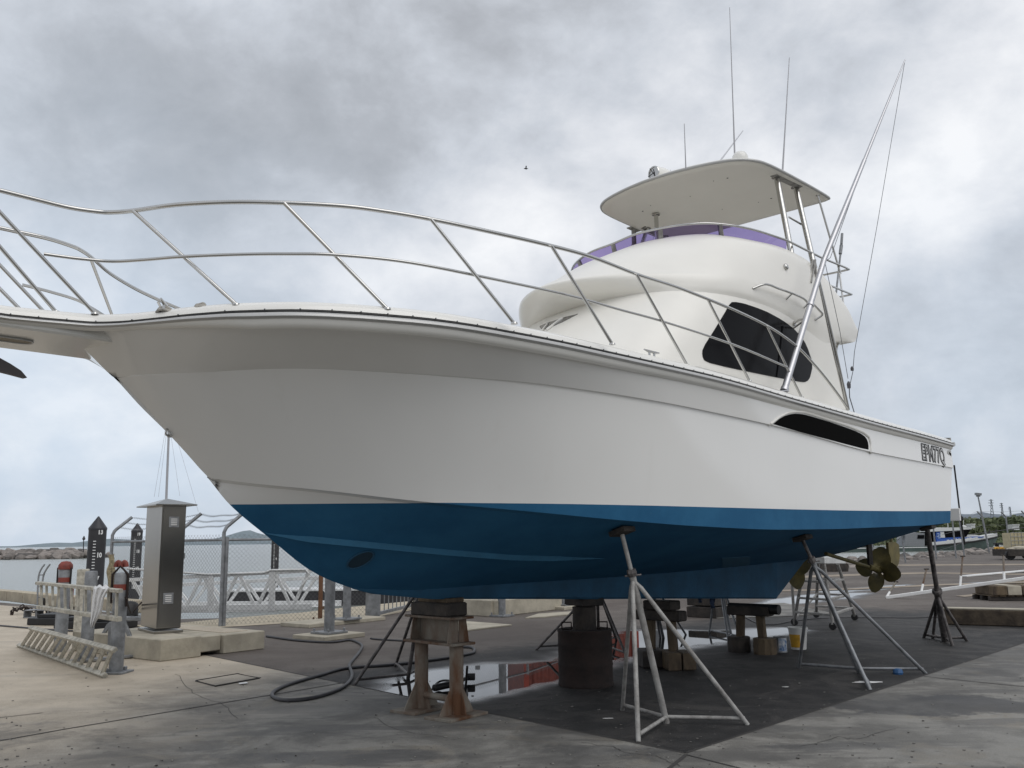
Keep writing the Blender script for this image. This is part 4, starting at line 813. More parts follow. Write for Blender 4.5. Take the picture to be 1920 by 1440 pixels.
# ---- stern gear: shafts, struts, propellers, rudders
def prop(c, ax, r, rot, m='bronze', hand=1):
    ax = ax/np.linalg.norm(ax); x = np.cross(ax, EZ); x /= np.linalg.norm(x); y = np.cross(ax, x); mb = MB(); mb.lathe([(.035, -.10), (.052, -.07), (.056, .03), (.04, .08), (.025, .11), (.0, .12)], c, 18, axis=-ax)
    for k in range(4):
        th = rot+k*math.pi/2; rows = []
        for i, s in enumerate(np.linspace(.04, 1, 12)):
            rr = s*r; wd = r*.47*math.sin(math.pi*min(1, (s*.92+.12))**.95)**.7 if s < .999 else .02
            wd = r*(.08+.47*math.sin(math.pi*s**1.15)**.8) if s < .97 else r*.10
            pit = math.atan2(.62*r, rr*2.0+.1*r)*1.0; row = []
            for w_ in np.linspace(-1, 1, 7):
                ang = th+w_*wd*math.cos(pit)/max(rr, .3*r)*.95+.12*s; ang_ax = w_*wd*math.sin(pit)*hand
                row.append(c+rr*(math.cos(ang)*x+math.sin(ang)*y)+ax*ang_ax*.8)
            rows.append(row)
        g_ = MB().grid(rows); mb.add(g_.v, g_.f); g2 = [tuple(np.array(p)+ax*.008) for p in g_.v]; mb.add(g2, [tuple(reversed(f)) for f in g_.f])
    return mb
shA = W(*cl(1560, 1046, .72)); shB = W(*cl(1650, 1073, .72)); axs = (shB-shA)/np.linalg.norm(shB-shA)
PC = W(*cl(1646, 1068, .72)); ps = MB().tube([PC-axs*1.75, PC+axs*.0], .026, 12); ps.tube([PC-axs*.34, PC-axs*.14], .045, 12); both('propeller_shaft', ps, 'bronze', smooth=True)
pr = prop(PC, axs, .34, .10); both('propeller', pr, 'bronze', smooth=True)
s1_ = PC-axs*.26; mb = MB(); top = hit(HB, 1612, 1012, 0)
tp = np.array([s1_[0], s1_[1], 0])+.1*EU; tb = toB(s1_); tz = 1.36
mb.beam(s1_, W(tb[0]+.20, tb[1]+.08, 1.45), .034, .13, up=EU); both('shaft_strut', mb, 'wooddk')
rud = [(1663, 1017), (1676, 1016), (1683, 1021), (1685, 1040), (1683, 1056), (1678, 1066), (1667, 1067), (1665, 1045)]
rv = .80; mb = MB(); RPt = [W(cl(x, y, rv)[0], rv+.02, cl(x, y, rv)[2]) for x, y in rud]
mb.prism(RPt, -EV, .04); mb.tube([W(cl(1671, 1017, rv)[0], rv, cl(1671, 1017, rv)[2]), W(cl(1671, 1000, rv)[0], rv, 1.5)], .022, 10); both('rudder', mb, 'bronze')
# ---- registration and maker's badge on the quarter
def on_hull_text(s, px_c, px_r, px_u, size, off, m, name, parent, shear=.22, cond=1., offset=0, bv=HB, sp=1.):
    c, n = hit(bv, *px_c, 0); xr = hit(bv, *px_r, 0)[0]-c; xr /= np.linalg.norm(xr); yu = np.cross(n, xr); yu = yu if yu[2] > 0 else -yu
    vs_, fs_ = text_pts(s, size, shear, cond, offset, sp); mb = MB(); P = []
    for a, b_ in vs_:
        w0 = c+xr*a+yu*b_; hh = bv.ray_cast(Vector(w0+n*.3), Vector(-n)); p = np.array(hh[0])+n*off if hh[0] is not None else w0+n*off; P.append(p)
    mb.add(P, fs_); return obj(name, mb, m, parent)
lb = on_hull_text('EPM77Q', (1749.5, 853), (1785, 860.5), None, .30, .004, 'black', 'registration_outline', boat, cond=.92, offset=.016, sp=1.06)
M['lett'] = mat('silver_lettering', (.42, .42, .41), .4); on_hull_text('EPM77Q', (1749.5, 853), (1785, 860.5), None, .30, .007, 'lett', 'registration_letters', boat, cond=.92, offset=-.002, sp=1.06)
bg = [(1776, 845), (1779, 844), (1791, 846.5), (1793, 849), (1792, 853.5), (1789, 855), (1778, 852.5), (1775.5, 850)]
mb, _ = patch(HB, bg, .004, .01, 24, 2); M['badge'] = mat('badge_grey', (.36, .36, .34), .4); bd = obj('maker_badge', mb, 'badge', boat)
mb = MB(); p0 = hit(HB, 1779, 849.5, .007)[0]; p1 = hit(HB, 1790, 851.8, .007)[0]
for t in np.linspace(.02, .9, 9): a = p0+(p1-p0)*t; mb.beam(a, a+(p1-p0)*.06, .035, .002, up=np.cross(p1-p0, EZ))
obj('badge_lettering', mb, 'dark', bd)

# ================================================================== what the boat stands on
def pipe(mb, a, b_, r, n=10): return mb.tube([a, b_], r, n)
def G(x, y, z=0): return gnd(x, y, z)
# trestle 1: two rusty columns with flared feet, deep I-beam, timber packing
t1 = thing('keel_trestle', 'rusty steel trestle on two flared columns under the bow, nearest keel support', 'trestle', W(0.06, 0, 0), 'keel supports under the boat')
for (x, y) in ((790, 1331), (856, 1344)):
    c = G(x, y); 
    mb = MB().box(c+EZ*.012, (.50, .30, .024), x=EU*.98+EV*.1); col = obj('base_plate', mb, 'rust', t1)
    mb = MB().tube([c+EZ*.02, c+EZ*.60], .062, 16)
    for d in (EU, -EU, EV, -EV):
        tri = [c+d*.05+EZ*.024, c+d*.20*(1 if abs(d@EU) > .5 else .6)+EZ*.024, c+d*.19*(1 if abs(d@EU) > .5 else .6)+EZ*.05, c+d*.06+EZ*.26]; mb.prism([p-np.cross(d, EZ)*.006 for p in tri], np.cross(d, EZ), .012)
    obj('column', mb, 'rust', t1, smooth=True, angle=40)
cA1, cB1 = G(790, 1331), G(856, 1344); cm = (cA1+cB1)/2; d1_ = (cB1-cA1)/np.linalg.norm(cB1-cA1); nI = np.array([-d1_[1], d1_[0], 0])
mb = MB(); pipe(mb, cA1+EZ*.14, cB1+EZ*.14, .03); obj('tie_pipe', mb, 'rust', t1, smooth=True)
mb = MB(); mb.box(cm+EZ*.615, (.70, .26, .022), x=d1_); mb.box(cm+EZ*.835, (.66, .26, .02), x=d1_); mb.box(cm+EZ*.725, (.52, .016, .20), x=d1_)
for s_ in (-1, 1): mb.prism([cm+d1_*.26*s_+nI*.01+EZ*.626, cm+d1_*.26*s_+nI*.125+EZ*.626, cm+d1_*.26*s_+nI*.09+EZ*.825, cm+d1_*.26*s_+nI*.01+EZ*.825], d1_, .012); mb.prism([cm+d1_*.26*s_-nI*.01+EZ*.626, cm+d1_*.26*s_-nI*.125+EZ*.626, cm+d1_*.26*s_-nI*.09+EZ*.825, cm+d1_*.26*s_-nI*.01+EZ*.825], d1_, .012)
obj('i_beam', mb, 'rust', t1)
mb = MB().box(cm+EZ*.905, (.50, .24, .12), x=d1_); tb_ = one('timber_block', mb, 'wooddk', 'black weathered timber baulk lying on the rusty trestle', 'block', 'packing timbers under the keel')
mb = MB().box(cm+EZ*.985+d1_*.03, (.40, .20, .04), x=d1_); one('timber_block', mb, 'wood', 'thin tan plank between the keel and the black baulk', 'block', 'packing timbers under the keel')
# drum with post
c = G(1099, 1292)+np.array([0.0, .27, 0]); c = np.array([.735, 9.90, 0]); dr = thing('keel_trestle', 'dark red rusted drum with a stub post, second keel support from the bow', 'trestle', c, 'keel supports under the boat')
mb = MB().lathe([(.285, .0), (.292, .02), (.285, .04), (.285, .20), (.291, .215), (.285, .23), (.285, .40), (.291, .415), (.285, .43), (.285, .54), (.292, .555), (.285, .57), (.27, .565), (.0, .56)], c, 36); obj('drum', mb, 'rustdk', dr, smooth=True, angle=50)
mb = MB().tube([c+EZ*.56, c+EZ*.80], .125, 24); obj('post', mb, 'wooddk', dr, smooth=True)
for s_ in (-1, 1):
    e = c+np.array([s_*.19, 0, .565]); mb = MB().beam(e-np.array([.05, 0, 0]), e+np.array([.05, 0, 0])+EZ*0, .01, .02); mb.tube([e+np.array([-.05, 0, 0]), e+np.array([-.05, 0, .075]), e+np.array([.05, 0, .075]), e+np.array([.05, 0, 0])], .009, 6); obj('lug', mb, 'rustdk', dr)
mb = MB().box(c+EZ*.855, (.36, .26, .085), x=EV*.9+EU*.3); one('timber_block', mb, 'wooddk', 'dark timber block packed on top of the drum post', 'block', 'packing timbers under the keel')
# trestle 2
def wtrestle(cc, zt, label, base_blocks, wid=.17, bl=.62, legs=((-1, 1), (1, 1)), pack=True, legm='wood'):
    t = thing('keel_trestle', label, 'trestle', cc, 'keel supports under the boat')
    z0 = .20 if base_blocks else 0
    for k, _ in legs:
        p = cc+EV*wid*k*.95; mb = MB().beam(p+EZ*z0, p*1.0+EZ*(zt-.10)-EV*k*.02, .085, .10, up=EV); obj('leg', mb, legm, t)
    mb = MB().box(cc+EZ*(zt-.06), (bl, .17, .12), x=EV); obj('crossbeam', mb, 'wooddk', t)
    return t
c2_ = np.array([1.74, 11.15, 0]); wtrestle(c2_, .66, 'timber legged trestle on end blocks, third keel support from the bow', True, wid=.17)
mb = MB().box(c2_+EZ*.72+EV*.02, (.38, .22, .11), x=EV); one('timber_block', mb, 'wooddk', 'two dark baulks stacked on the third keel trestle', 'block', 'packing timbers under the keel')
for k, (lab, mm) in enumerate((('squared log with split end grain under the outer leg of the third trestle', 'wood'), ('dark squared log under the inner leg of the third trestle', 'wooddk'))):
    p = c2_+EV*(.19 if k == 0 else -.16)+EZ*.10; mb = MB()
    if k == 0:
        mb.box(p-EU*.0+np.array([-.07, 0, 0]), (.15, .42, .20), x=np.array([1, .12, 0])); mb.box(p+np.array([.10, .0, 0]), (.15, .40, .19), x=np.array([1, .12, 0]))
    else: mb.box(p, (.30, .40, .19), x=np.array([1, .1, 0]))
    one('timber_block', mb, mm, lab, 'block', 'timber feet under the trestles')
c3_ = np.array([3.13, 12.42, 0]); t3 = wtrestle(c3_, .60, 'black painted trestle with a thick rounded head, keel support at the aft end', True, wid=.17, bl=.60)
mb = MB().tube([c3_+EZ*.57-EV*.30, c3_+EZ*.57+EV*.42], .065, 12); obj('head_beam', mb, 'black', t3, smooth=True)
for k, lab in ((-1, 'dark log round under the inner leg of the aft trestle'), (1, 'pale faced log round beside the paint tin under the aft trestle')):
    p = c3_+EV*.19*k+EZ*.1; mb = MB().lathe([(.15, -.1), (.155, -.05), (.15, .09), (.14, .10)], p, 11); one('timber_block', mb, 'wood' if k > 0 else 'wooddk', lab, 'block', 'timber feet under the trestles')
# hull side stands
def stand(label, Cpt, pad, feet, m, pr=.026, lr=.019, top_t=.72, rods=True, padsize=.16):
    t = thing('boat_stand', label, 'boat stand', Cpt, 'tripod stands propping the hull sides'); C_ = np.array(Cpt); Pd = np.array(pad); ap = C_+(Pd-C_)*top_t
    mb = MB().tube([C_, ap, C_+(Pd-C_)*(top_t+.02)], [pr, pr*1.05, pr*1.15], 12); obj('main_post', mb, m, t, smooth=True)
    mb = MB().tube([ap, Pd-EZ*.03], pr*.72, 10); obj('screw_post', mb, 'standdk' if m != 'galvpaint' else 'galvpaint', t, smooth=True)
    mb = MB().lathe([(pr*1.4, -.03), (pr*1.6, 0), (pr*1.4, .03)], C_+(Pd-C_)*(top_t+.03), 8, axis=Pd-C_); mb.tube([ap-np.array([.07, .02, -.02]), ap+np.array([.07, .02, .03])], .008, 6); obj('locking_nut', mb, 'standdk', t)
    pp, nn, _, _ = HB.find_nearest(Vector(Pd)); nn = np.array(nn); nn = nn if nn[2] < 0 else -nn; pp = np.array(pp)
    mb = MB().box(pp+nn*.03, (padsize, padsize, .045), x=EU, z=nn); obj('pad', mb, 'wooddk', t)
    for f in feet:
        f = np.array(f); k_ = ap-EZ*.02; kn = k_+(f-k_)*.05+(f-C_)*np.array([1, 1, 0])*.03
        mb = MB().tube([k_, kn, f], lr, 10); obj('leg', mb, m, t, smooth=True)
        if rods: mb = MB().tube([C_+EZ*.05, f*np.array([.97, .97, 1])+C_*np.array([.03, .03, 0])+EZ*.05], lr*.85, 8); obj('tie_rod', mb, m, t, smooth=True)
    return t
def hitp(x, y): return hit(HB, x, y, 0)[0]
stand('pale grey pipe boat stand with four spread feet, nearest to the viewer', G(1250, 1356), hitp(1165, 990), [G(1167, 1332), G(1197, 1391), G(1402, 1359)], 'galvpaint', top_t=.74)
stand('grey pipe boat stand with blue tape on one leg, straddling the pad edge', G(1612, 1262), hitp(1503, 1004), [G(1498, 1253), G(1632, 1294), G(1736, 1263)], 'galv', top_t=.80)
stand('thick dark boat stand with short splayed legs under the stern quarter', G(1772, 1203), hitp(1738, 986), [G(1732, 1196), G(1749, 1197), G(1786, 1211), G(1813, 1202)], 'standdk', pr=.045, lr=.022, top_t=.42)
mb = MB()
for (xa, ya, xb, yb) in ((1664, 1185, 1652, 1172), (1612, 1130, 1606, 1123)):
    pass
far = lambda u, v: W(u, v, 0)
def fpad(u, v): p = HB.ray_cast(Vector(W(u, v, .5)), Vector((0, 0, 1)))[0]; return np.array(p)
stand('thin dark boat stand on the far side of the bow, behind the rusty trestle', G(765, 1273), fpad(-.55, -1.3), [G(665, 1284), G(800, 1256), G(741, 1250)], 'standdk', pr=.022, lr=.018, top_t=.70)
stand('thin boat stand on the far side, seen either side of the drum', far(-4.15, -2.05), fpad(-3.6, -1.45), [G(1005, 1219), G(1175, 1232), far(-4.9, -2.4)], 'standdk', pr=.022, lr=.018, top_t=.60)
stand('slim grey boat stand on the far side behind the third trestle', G(1244, 1196), fpad(-4.6, -1.4), [G(1238, 1196), G(1222, 1228), G(1286, 1190)], 'galv', pr=.022, lr=.017, top_t=.66, rods=False)
stand('slim grey boat stand on the far side, left of the black aft trestle', G(1372, 1196), fpad(-6.6, -1.5), [G(1330, 1187), G(1366, 1203), G(1389, 1199)], 'galv', pr=.022, lr=.017, top_t=.66)
# rags hanging from the keel
for k, (x, y, sc, lab) in enumerate([(1335, 1122, 1., 'larger dark blue rag hanging from the keel near the aft trestle'), (1312, 1121, .6, 'smaller dark blue rag scrap hanging from the keel')]):
    p = W(*cl(x, y-6, 0.0)); mb = MB(); rows = []; n = 7
    for i in range(n): t = i/(n-1); rows.append([p+EU*((j-2)*.03*sc*(1-.3*t))+EV*(.02*math.sin(j*2+i)*t)-EZ*t*sc*(.16+.05*math.sin(j*3.1)) for j in range(5)])
    mb.grid(rows); mb.add([tuple(np.array(q_)+EV*.006) for r in rows for q_ in r], [tuple(reversed(f)) for f in mb.f]); one('hanging_rag', mb, 'bluerag', lab, 'rag', 'rags hanging under the keel')
# bucket and paint tin
c = G(1503, 1219)+np.array([0, .12, 0]); bk = thing('plastic_bucket', 'white plastic bucket with an orange yellow label under the stern', 'bucket', c)
mb = MB().lathe([(.10, 0), (.125, .27), (.135, .27), (.135, .29), (.125, .29), (.12, .28), (.098, .02), (0, .02)], c, 28); obj('pail', mb, 'bucket', bk, smooth=True)
mb = MB(); rows = []
for z_, r_ in ((.03, .1055), (.20, .1215)): rows.append([c+np.array([r_*math.cos(a), r_*math.sin(a), z_]) for a in np.linspace(math.radians(185), math.radians(265), 14)])
mb.grid(rows); obj('label_wrap', mb, 'yel', bk, smooth=True)
c = G(1467, 1224)+np.array([0, .08, 0]); tn = thing('paint_tin', 'small paint streaked tin beside the white bucket', 'tin', c); mb = MB().lathe([(.085, 0), (.088, .005), (.085, .01), (.085, .19), (.09, .2), (.08, .2), (.078, .18), (0, .18)], c, 24); obj('can', mb, 'galv', tn, smooth=True)
M['canl'] = mat('paint_streaks', (.55, .57, .58), .4, col2=(.04, .12, .28), vscale=26); mb = MB(); mb.grid([[c+np.array([.0865*math.cos(a), .0865*math.sin(a), z_]) for a in np.linspace(math.radians(240), math.radians(330), 12)] for z_ in (.02, .185)]); obj('can_label', mb, 'canl', tn, smooth=True)
# spilled paint, plastic scraps on the ground
def blobpts(c, rx, ry, n, j, seed): rg = np.random.default_rng(seed); return [c+np.array([rx*math.cos(a)*rg.uniform(1-j, 1+j), ry*math.sin(a)*rg.uniform(1-j, 1+j), 0]) for a in np.linspace(0, 2*math.pi, n, endpoint=False)]
p = blobpts(G(1627, 1279, .006), .13, .055, 22, .45, 3); one('paint_spill', MB().prism(p, EZ, .003), 'white', 'white paint splash on the dark pad at the foot of a stand', 'paint')
p = blobpts(G(1684, 1264, .004), .05, .05, 12, .3, 5); mb = MB(); c = G(1684, 1264); mb.lathe([(.05, 0), (.055, .02), (.045, .05), (.02, .06)], c, 9); one('crumpled_rag', mb, 'paintblue', 'small crumpled blue rag on the dark pad edge', 'rag')
for k, (x, y, lab) in enumerate([(1323, 1343, 'curled pale paint flake on the pad beside the nearest stand'), (1140, 1347, 'tiny pale chip on the pad left of the nearest stand'), (1474, 1288, 'small pale paint chip in the middle of the dark pad')]):
    one('paint_flake', MB().prism(blobpts(G(x, y, .004), .035, .012, 9, .4, 30+k), EZ, .003), 'white', lab, 'litter', 'paint flakes on the pad')
mb = MB(); rg = np.random.default_rng(5)
for i in range(260):
    x, y = rg.uniform(0, 1920), 1440-rg.uniform(0, 1)**1.6*200; q_ = blobpts(G(x, y, .002), rg.uniform(.004, .014), rg.uniform(.003, .01), 5, .4, 200+i); mb.prism(q_, EZ, rg.uniform(.003, .008))
M['grit'] = mat('grit', (.30, .29, .27), .9, col2=(.03, .028, .025), vscale=40); o = obj('grit', mb, 'grit'); tag(o, 'loose grit and tiny chips scattered over the pavement', 'grit', kind='stuff')
# dangling cable at the stern
mb = MB(); mb.tube([W(*cl(1789, 872, 1.2)), W(*cl(1801, 972, 1.2)), W(*cl(1809, 1021, 1.2))], [.014, .014, .017], 8); mb.lathe([(.02, -.05), (.045, -.02), (.045, .02), (.02, .05)], W(*cl(1801, 972, 1.2)), 10); cb_ = obj('mooring_strap', mb, 'black'); tag(cb_, 'black strap with a buckle hanging down from the stern', 'strap')
# black hose and pump head in the puddle
c = G(835, 1290); cw = thing('pump_hose', 'black pump head with coiled cable lying in the puddle behind the rusty trestle', 'pump', c)
mb = MB().tube([G(814, 1290, .04), G(845, 1283, .05)], .035, 10); mb.tube([G(845, 1283, .05), G(862, 1278, .05), G(881, 1268, .06)], .02, 8); mb.box(G(883, 1269, .06), (.09, .06, .07)); obj('pump_head', mb, 'black', cw, smooth=True)
mb = MB().tube(crom([G(810, 1293, .03), G(822, 1279, .05), G(840, 1276, .07), G(868, 1284, .05), G(876, 1300, .03), G(872, 1312, .02), G(876, 1250, .40)], 30), .011, 8); obj('cable', mb, 'black', cw, smooth=True)
# hoses on the ground
hs = [(500, 1193), (560, 1201), (620, 1204), (655, 1200), (672, 1205), (679, 1212), (672, 1225), (662, 1237), (655, 1248), (660, 1262), (657, 1275), (640, 1290), (600, 1305), (560, 1312), (528, 1312), (511, 1305), (516, 1295), (545, 1282), (600, 1266), (650, 1253), (740, 1246), (830, 1235), (880, 1226), (890, 1220), (884, 1214), (860, 1213)]
one('garden_hose', MB().tube(crom([G(x, y, .018+(.03 if 655 < x < 662 and y < 1256 else 0)) for x, y in hs], 200), .019, 8), 'hose', 'long dark hose looped on the concrete left of the rusty trestle', 'hose', 'hoses on the ground', smooth=True)
one('garden_hose', MB().tube(crom([G(x, y, .015) for x, y in [(695, 1197), (715, 1199), (770, 1202), (830, 1206)]], 30), .014, 8), 'hose', 'short dark hose length behind the rusty trestle', 'hose', 'hoses on the ground', smooth=True)
one('garden_hose', MB().tube(crom([G(x, y, .015) for x, y in [(-40, 1171), (0, 1173), (60, 1178), (100, 1181), (150, 1183), (220, 1180), (262, 1180)]], 40), .016, 8), 'hose', 'thin dark hose running along the ground left of the steel cabinet', 'hose', 'hoses on the ground', smooth=True)
one('garden_hose', MB().tube(crom([G(x, y, .012) for x, y in [(1395, 1156), (1420, 1168), (1450, 1171), (1490, 1164), (1560, 1158), (1700, 1158), (1780, 1156)]], 60), .010, 6), 'hose', 'thin cable snaking past the work platform under the stern', 'hose', 'hoses on the ground', smooth=True)

# ================================================================== left hand background
def U2(v): v = np.asarray(v, float); return v/np.linalg.norm(v)
# stainless service cabinet on its concrete plinth
pF, pR, pL = G(300, 1241), G(495, 1217), G(235, 1216)
dR, dL_ = U2(pR-pF), U2(pL-pF); dL_ = U2(dL_-dR*(dL_@dR)); LR, LL = np.linalg.norm(pR-pF), np.linalg.norm(pL-pF)
pl = thing('concrete_plinth', 'long low pale concrete plinth carrying the steel cabinet', 'plinth', pF)
hP = .28
def rbox(o, a, la, b_, lb, z0, z1): return (o+a*la/2+b_*lb/2+EZ*(z0+z1)/2, (la, lb, z1-z0))
x1 = .60; c_, d_ = rbox(pF, dR, x1, dL_, 2.3, 0, hP); obj('slab', MB().box(c_, d_, x=dR), 'concb', pl)
c_, d_ = rbox(pF+dR*(x1+.01)+dL_*.05, dR, .33, dL_, 2.1, 0.05, hP-.02); obj('slab', MB().box(c_, d_, x=dR), 'concb', pl)
c_, d_ = rbox(pF+dR*(x1+.36), dR, LR-x1-.36, dL_, 2.2, 0, hP-.02); obj('slab', MB().box(c_, d_, x=dR), 'concb', pl)
c_, d_ = rbox(pF+dR*(x1+.50)+dL_*.2, dR, LR-x1-.65, dL_, 1.7, hP-.03, hP-.012); obj('pit_cover', MB().box(c_, d_, x=dR), 'apron', pl)
# cabinet, footprint from its base pixels
zc = hP+.0
cf = gnd(292, 1189, zc); a_ = U2(dR*.93+np.array([.35, -.05, 0])); b_ = np.array([-a_[1], a_[0], 0])
def solvex(o, d, xt):
    lo, hi = .05, 3.
    g = lambda t: (lambda q: CX+F*(q@CR)/(q@FW))(o+d*t-EYE)-xt
    for _ in range(50):
        m_ = (lo+hi)/2
        if g(lo)*g(m_) <= 0: hi = m_
        else: lo = m_
    return lo
la = solvex(cf, a_, 338); lb = solvex(cf, b_, 263)

top = plane(303, 948, np.array([0, 1., 0]), cf)[2]; hC = top-zc
cab = thing('service_cabinet', 'tall stainless steel service cabinet with a pyramid cap', 'cabinet', cf)
cc_ = cf+a_*la/2+b_*lb/2
mb = MB().box(cc_+EZ*.02, (la+.06, lb+.06, .04), x=a_); obj('base_frame', mb, 'steelcab', cab)
mb = MB().box(cc_+EZ*(.04+hC/2), (la, lb, hC-.04), x=a_); obj('body', mb, 'steelcab', cab)
mb = MB().box(cf+a_*la/2-b_*.006+EZ*(.04+hC/2-.01), (la-.04, .012, hC-.14), x=a_); obj('door', mb, 'steelcab', cab)
# cap
cw_ = .12; zt = zc+hC; cs = [cf-a_*cw_-b_*cw_, cf+a_*(la+cw_)-b_*cw_, cf+a_*(la+cw_)+b_*(lb+cw_), cf-a_*cw_+b_*(lb+cw_)]; cs = [np.array([p[0], p[1], zt]) for p in cs]; ap = np.array([cc_[0], cc_[1], zt+.12])
mb = MB().add(cs+[p+EZ*.018 for p in cs]+[ap], [(3, 2, 1, 0), (0, 1, 5, 4), (1, 2, 6, 5), (2, 3, 7, 6), (3, 0, 4, 7), (4, 5, 8), (5, 6, 8), (6, 7, 8), (7, 4, 8)]); obj('roof_cap', mb, 'steelcab', cab)
for f_, zz1 in ((.40, .87), (.32, .27)):
    o_ = cf+a_*la*(.5 if f_ > .35 else .42)-b_*.016; mb = MB().box(o_+EZ*(hC*zz1), (.14, .008, .15), x=a_); g_ = obj('vent_grille', mb, 'galv', cab)
    for k in range(4): obj('louvre', MB().box(o_-b_*.006+EZ*(hC*zz1-.04+.027*k), (.085, .006, .012), x=a_), 'white', g_)
mb = MB().box(cf+a_*(la+.02)+b_*.1+EZ*(hC*.6), (.04, .05, .08), x=a_); obj('lock', mb, 'galv', cab)
one('steel_offcut', MB().box(G(262, 1196)-b_*0+EZ*.315+np.array([0, -.1, 0]), (.62, .12, .06), x=dR*.3-dL_*.9), 'galv', 'short galvanised channel lying on the plinth beside the cabinet', 'channel')
# chain link fence
def chain(mb, A, B_, z0, z1, p=.060, r=.0023):
    A = np.array(A, float); B_ = np.array(B_, float); d = B_-A; Lh = np.linalg.norm(d[:2]); d = d/Lh; hgt = z1-z0; nrm = np.array([-d[1], d[0], 0])
    for sgn in (1, -1):
        s_ = -hgt if sgn > 0 else 0; s_end = Lh if sgn > 0 else Lh+hgt
        while s_ < s_end:
            # strand x = s + sgn*(z)
            za, zb = 0., hgt; xa, xb = s_, s_+sgn*hgt
            if sgn > 0:
                if xa < 0: za = -xa; xa = 0
                if xb > Lh: zb = hgt-(xb-Lh); xb = Lh
            else:
                if xa > Lh: za = xa-Lh; xa = Lh
                if xb < 0: zb = hgt+xb; xb = 0
            if zb > za+.01:
                P, Q = A+d*xa+EZ*(z0+za), A+d*xb+EZ*(z0+zb); t = U2(Q-P); n1 = nrm*r; n2 = np.cross(t, nrm)*r; o = len(mb.v)
                mb.add([P+n1, P-n1*.5+n2*.87, P-n1*.5-n2*.87, Q+n1, Q-n1*.5+n2*.87, Q-n1*.5-n2*.87], [(0, 1, 4, 3), (1, 2, 5, 4), (2, 0, 3, 5)])
            s_ += p*1.414/1.0
    return mb
def fence(name, pts, zr, label, z0=.03, over=.10, arms=True, arm_dir=None, postr=.034, arm_h=.42):
    t = thing('chain_link_fence', label, 'fence', pts[0]); m = MB()
    for a, b_ in zip(pts[:-1], pts[1:]): chain(m, a, b_, z0, zr+over)
    wm_ = obj('chain_mesh', m, 'wire', t); 
    m = MB().tube([np.array(p)+EZ*zr for p in pts], .024, 8); obj('top_rail', m, 'galv', t, smooth=True)
    tips = []
    for p in pts:
        p = np.array(p, float); 
        if arms:
            ad = U2(arm_dir); q1, q2, q3 = p+EZ*(zr+.14), p+EZ*(zr+.26)+ad*.07, p+EZ*(zr+.26+arm_h*.62)+ad*(.07+arm_h*.72); m = MB().tube([p, q1, (q1+q2)/2+EZ*.02, q2, q3], postr, 10); tips.append((q2, q3))
        else: m = MB().tube([p, p+EZ*(zr+.05)], postr, 10)
        obj('post', m, 'galv', t, smooth=True)
    if arms:
        for f_ in (.15, .55, .97):
            m = MB(); P = []
            for (a1, b1), (a2, b2) in zip(tips[:-1], tips[1:]):
                s1, s2 = a1+(b1-a1)*f_, a2+(b2-a2)*f_
                for k in np.linspace(0, 1, 14): P.append(s1+(s2-s1)*k-EZ*.06*math.sin(math.pi*k)*(1+.3*math.sin(9*k)))
            m.tube(P, .004, 5)
            for k in range(2, len(P)*3-2):
                u = k/3; i = int(u); q_ = P[i]+(P[min(i+1, len(P)-1)]-P[i])*(u-i); m.tube([q_-np.array([.012, .01, .022]), q_+np.array([.012, -.01, .022])], .003, 4)
            obj('barbed_wire', m, 'galv', t)
    return t
F1 = G(205, 1150, 0); F1 = atY(205, 1100, 19.6); F1[2] = 0; F2 = atY(342, 1100, 18.2); F2[2] = 0; F3 = G(413, 1175); F4 = G(688, 1160)
zr = atY(430, 1012, F3[1])[2]
Fd = U2(F4-F3); F25 = atY(334, 1100, 17.9); F25[2] = 0
fence('f', [F1, F25, F3], zr, 'tall chain link fence with cranked posts and barbed wire behind the cabinet', arm_dir=(.75, .5, 0))
fence('f', [F3+Fd*.06, F4], zr, 'chain link fence panel running behind the bow to the grey gate post', arms=False)
F6 = G(1040, 1128); F6 = np.array([2.0, 27.5, 0]); fence('f', [np.array([-1.4, 20.8, 0]), np.array([.3, 23.6, 0]), F6], 1.75, 'chain link fence along the quay behind the keel', arms=False)
# gate post and white railing gate
gp = G(692, 1160); gt = thing('fence_gate', 'wide grey gate post with a pale barred gate behind it', 'gate', gp)
m = MB().box(gp+np.array([.08, 0, .75]), (.27, .10, 1.5)); obj('gate_post', m, 'galv', gt)
g1, g2 = G(708, 1158), G(775, 1141); gd = U2(g2-g1); 
m = MB().beam(g1+EZ*.08, g2+EZ*.08, .05, .07); m.beam(g1+EZ*1.3, g2+EZ*1.3, .05, .06); obj('gate_frame', m, 'galv', gt)
nb = 9
for k in range(nb): q_ = g1+(g2-g1)*(k+.5)/nb; obj('bar', MB().tube([q_+EZ*.08, q_+EZ*1.3], .012, 6), 'galv', gt)
# rope bundle tied to the fence post
m = MB(); b0 = atY(211, 1100, 19.3)
for k in range(5): m.tube(crom([atY(208+3*math.sin(k*2)+dx, y, 19.3) for dx, y in ((0, 1040), (2*math.sin(k), 1055), (5*math.cos(k), 1070), (4*math.sin(k+1), 1085), (-2+3*math.sin(k), 1100), (-5, 1112))], 20), .028, 7)
one('rope_bundle', m, 'rope', 'bundle of frayed tan rope hanging on the first fence post', 'rope', smooth=True)
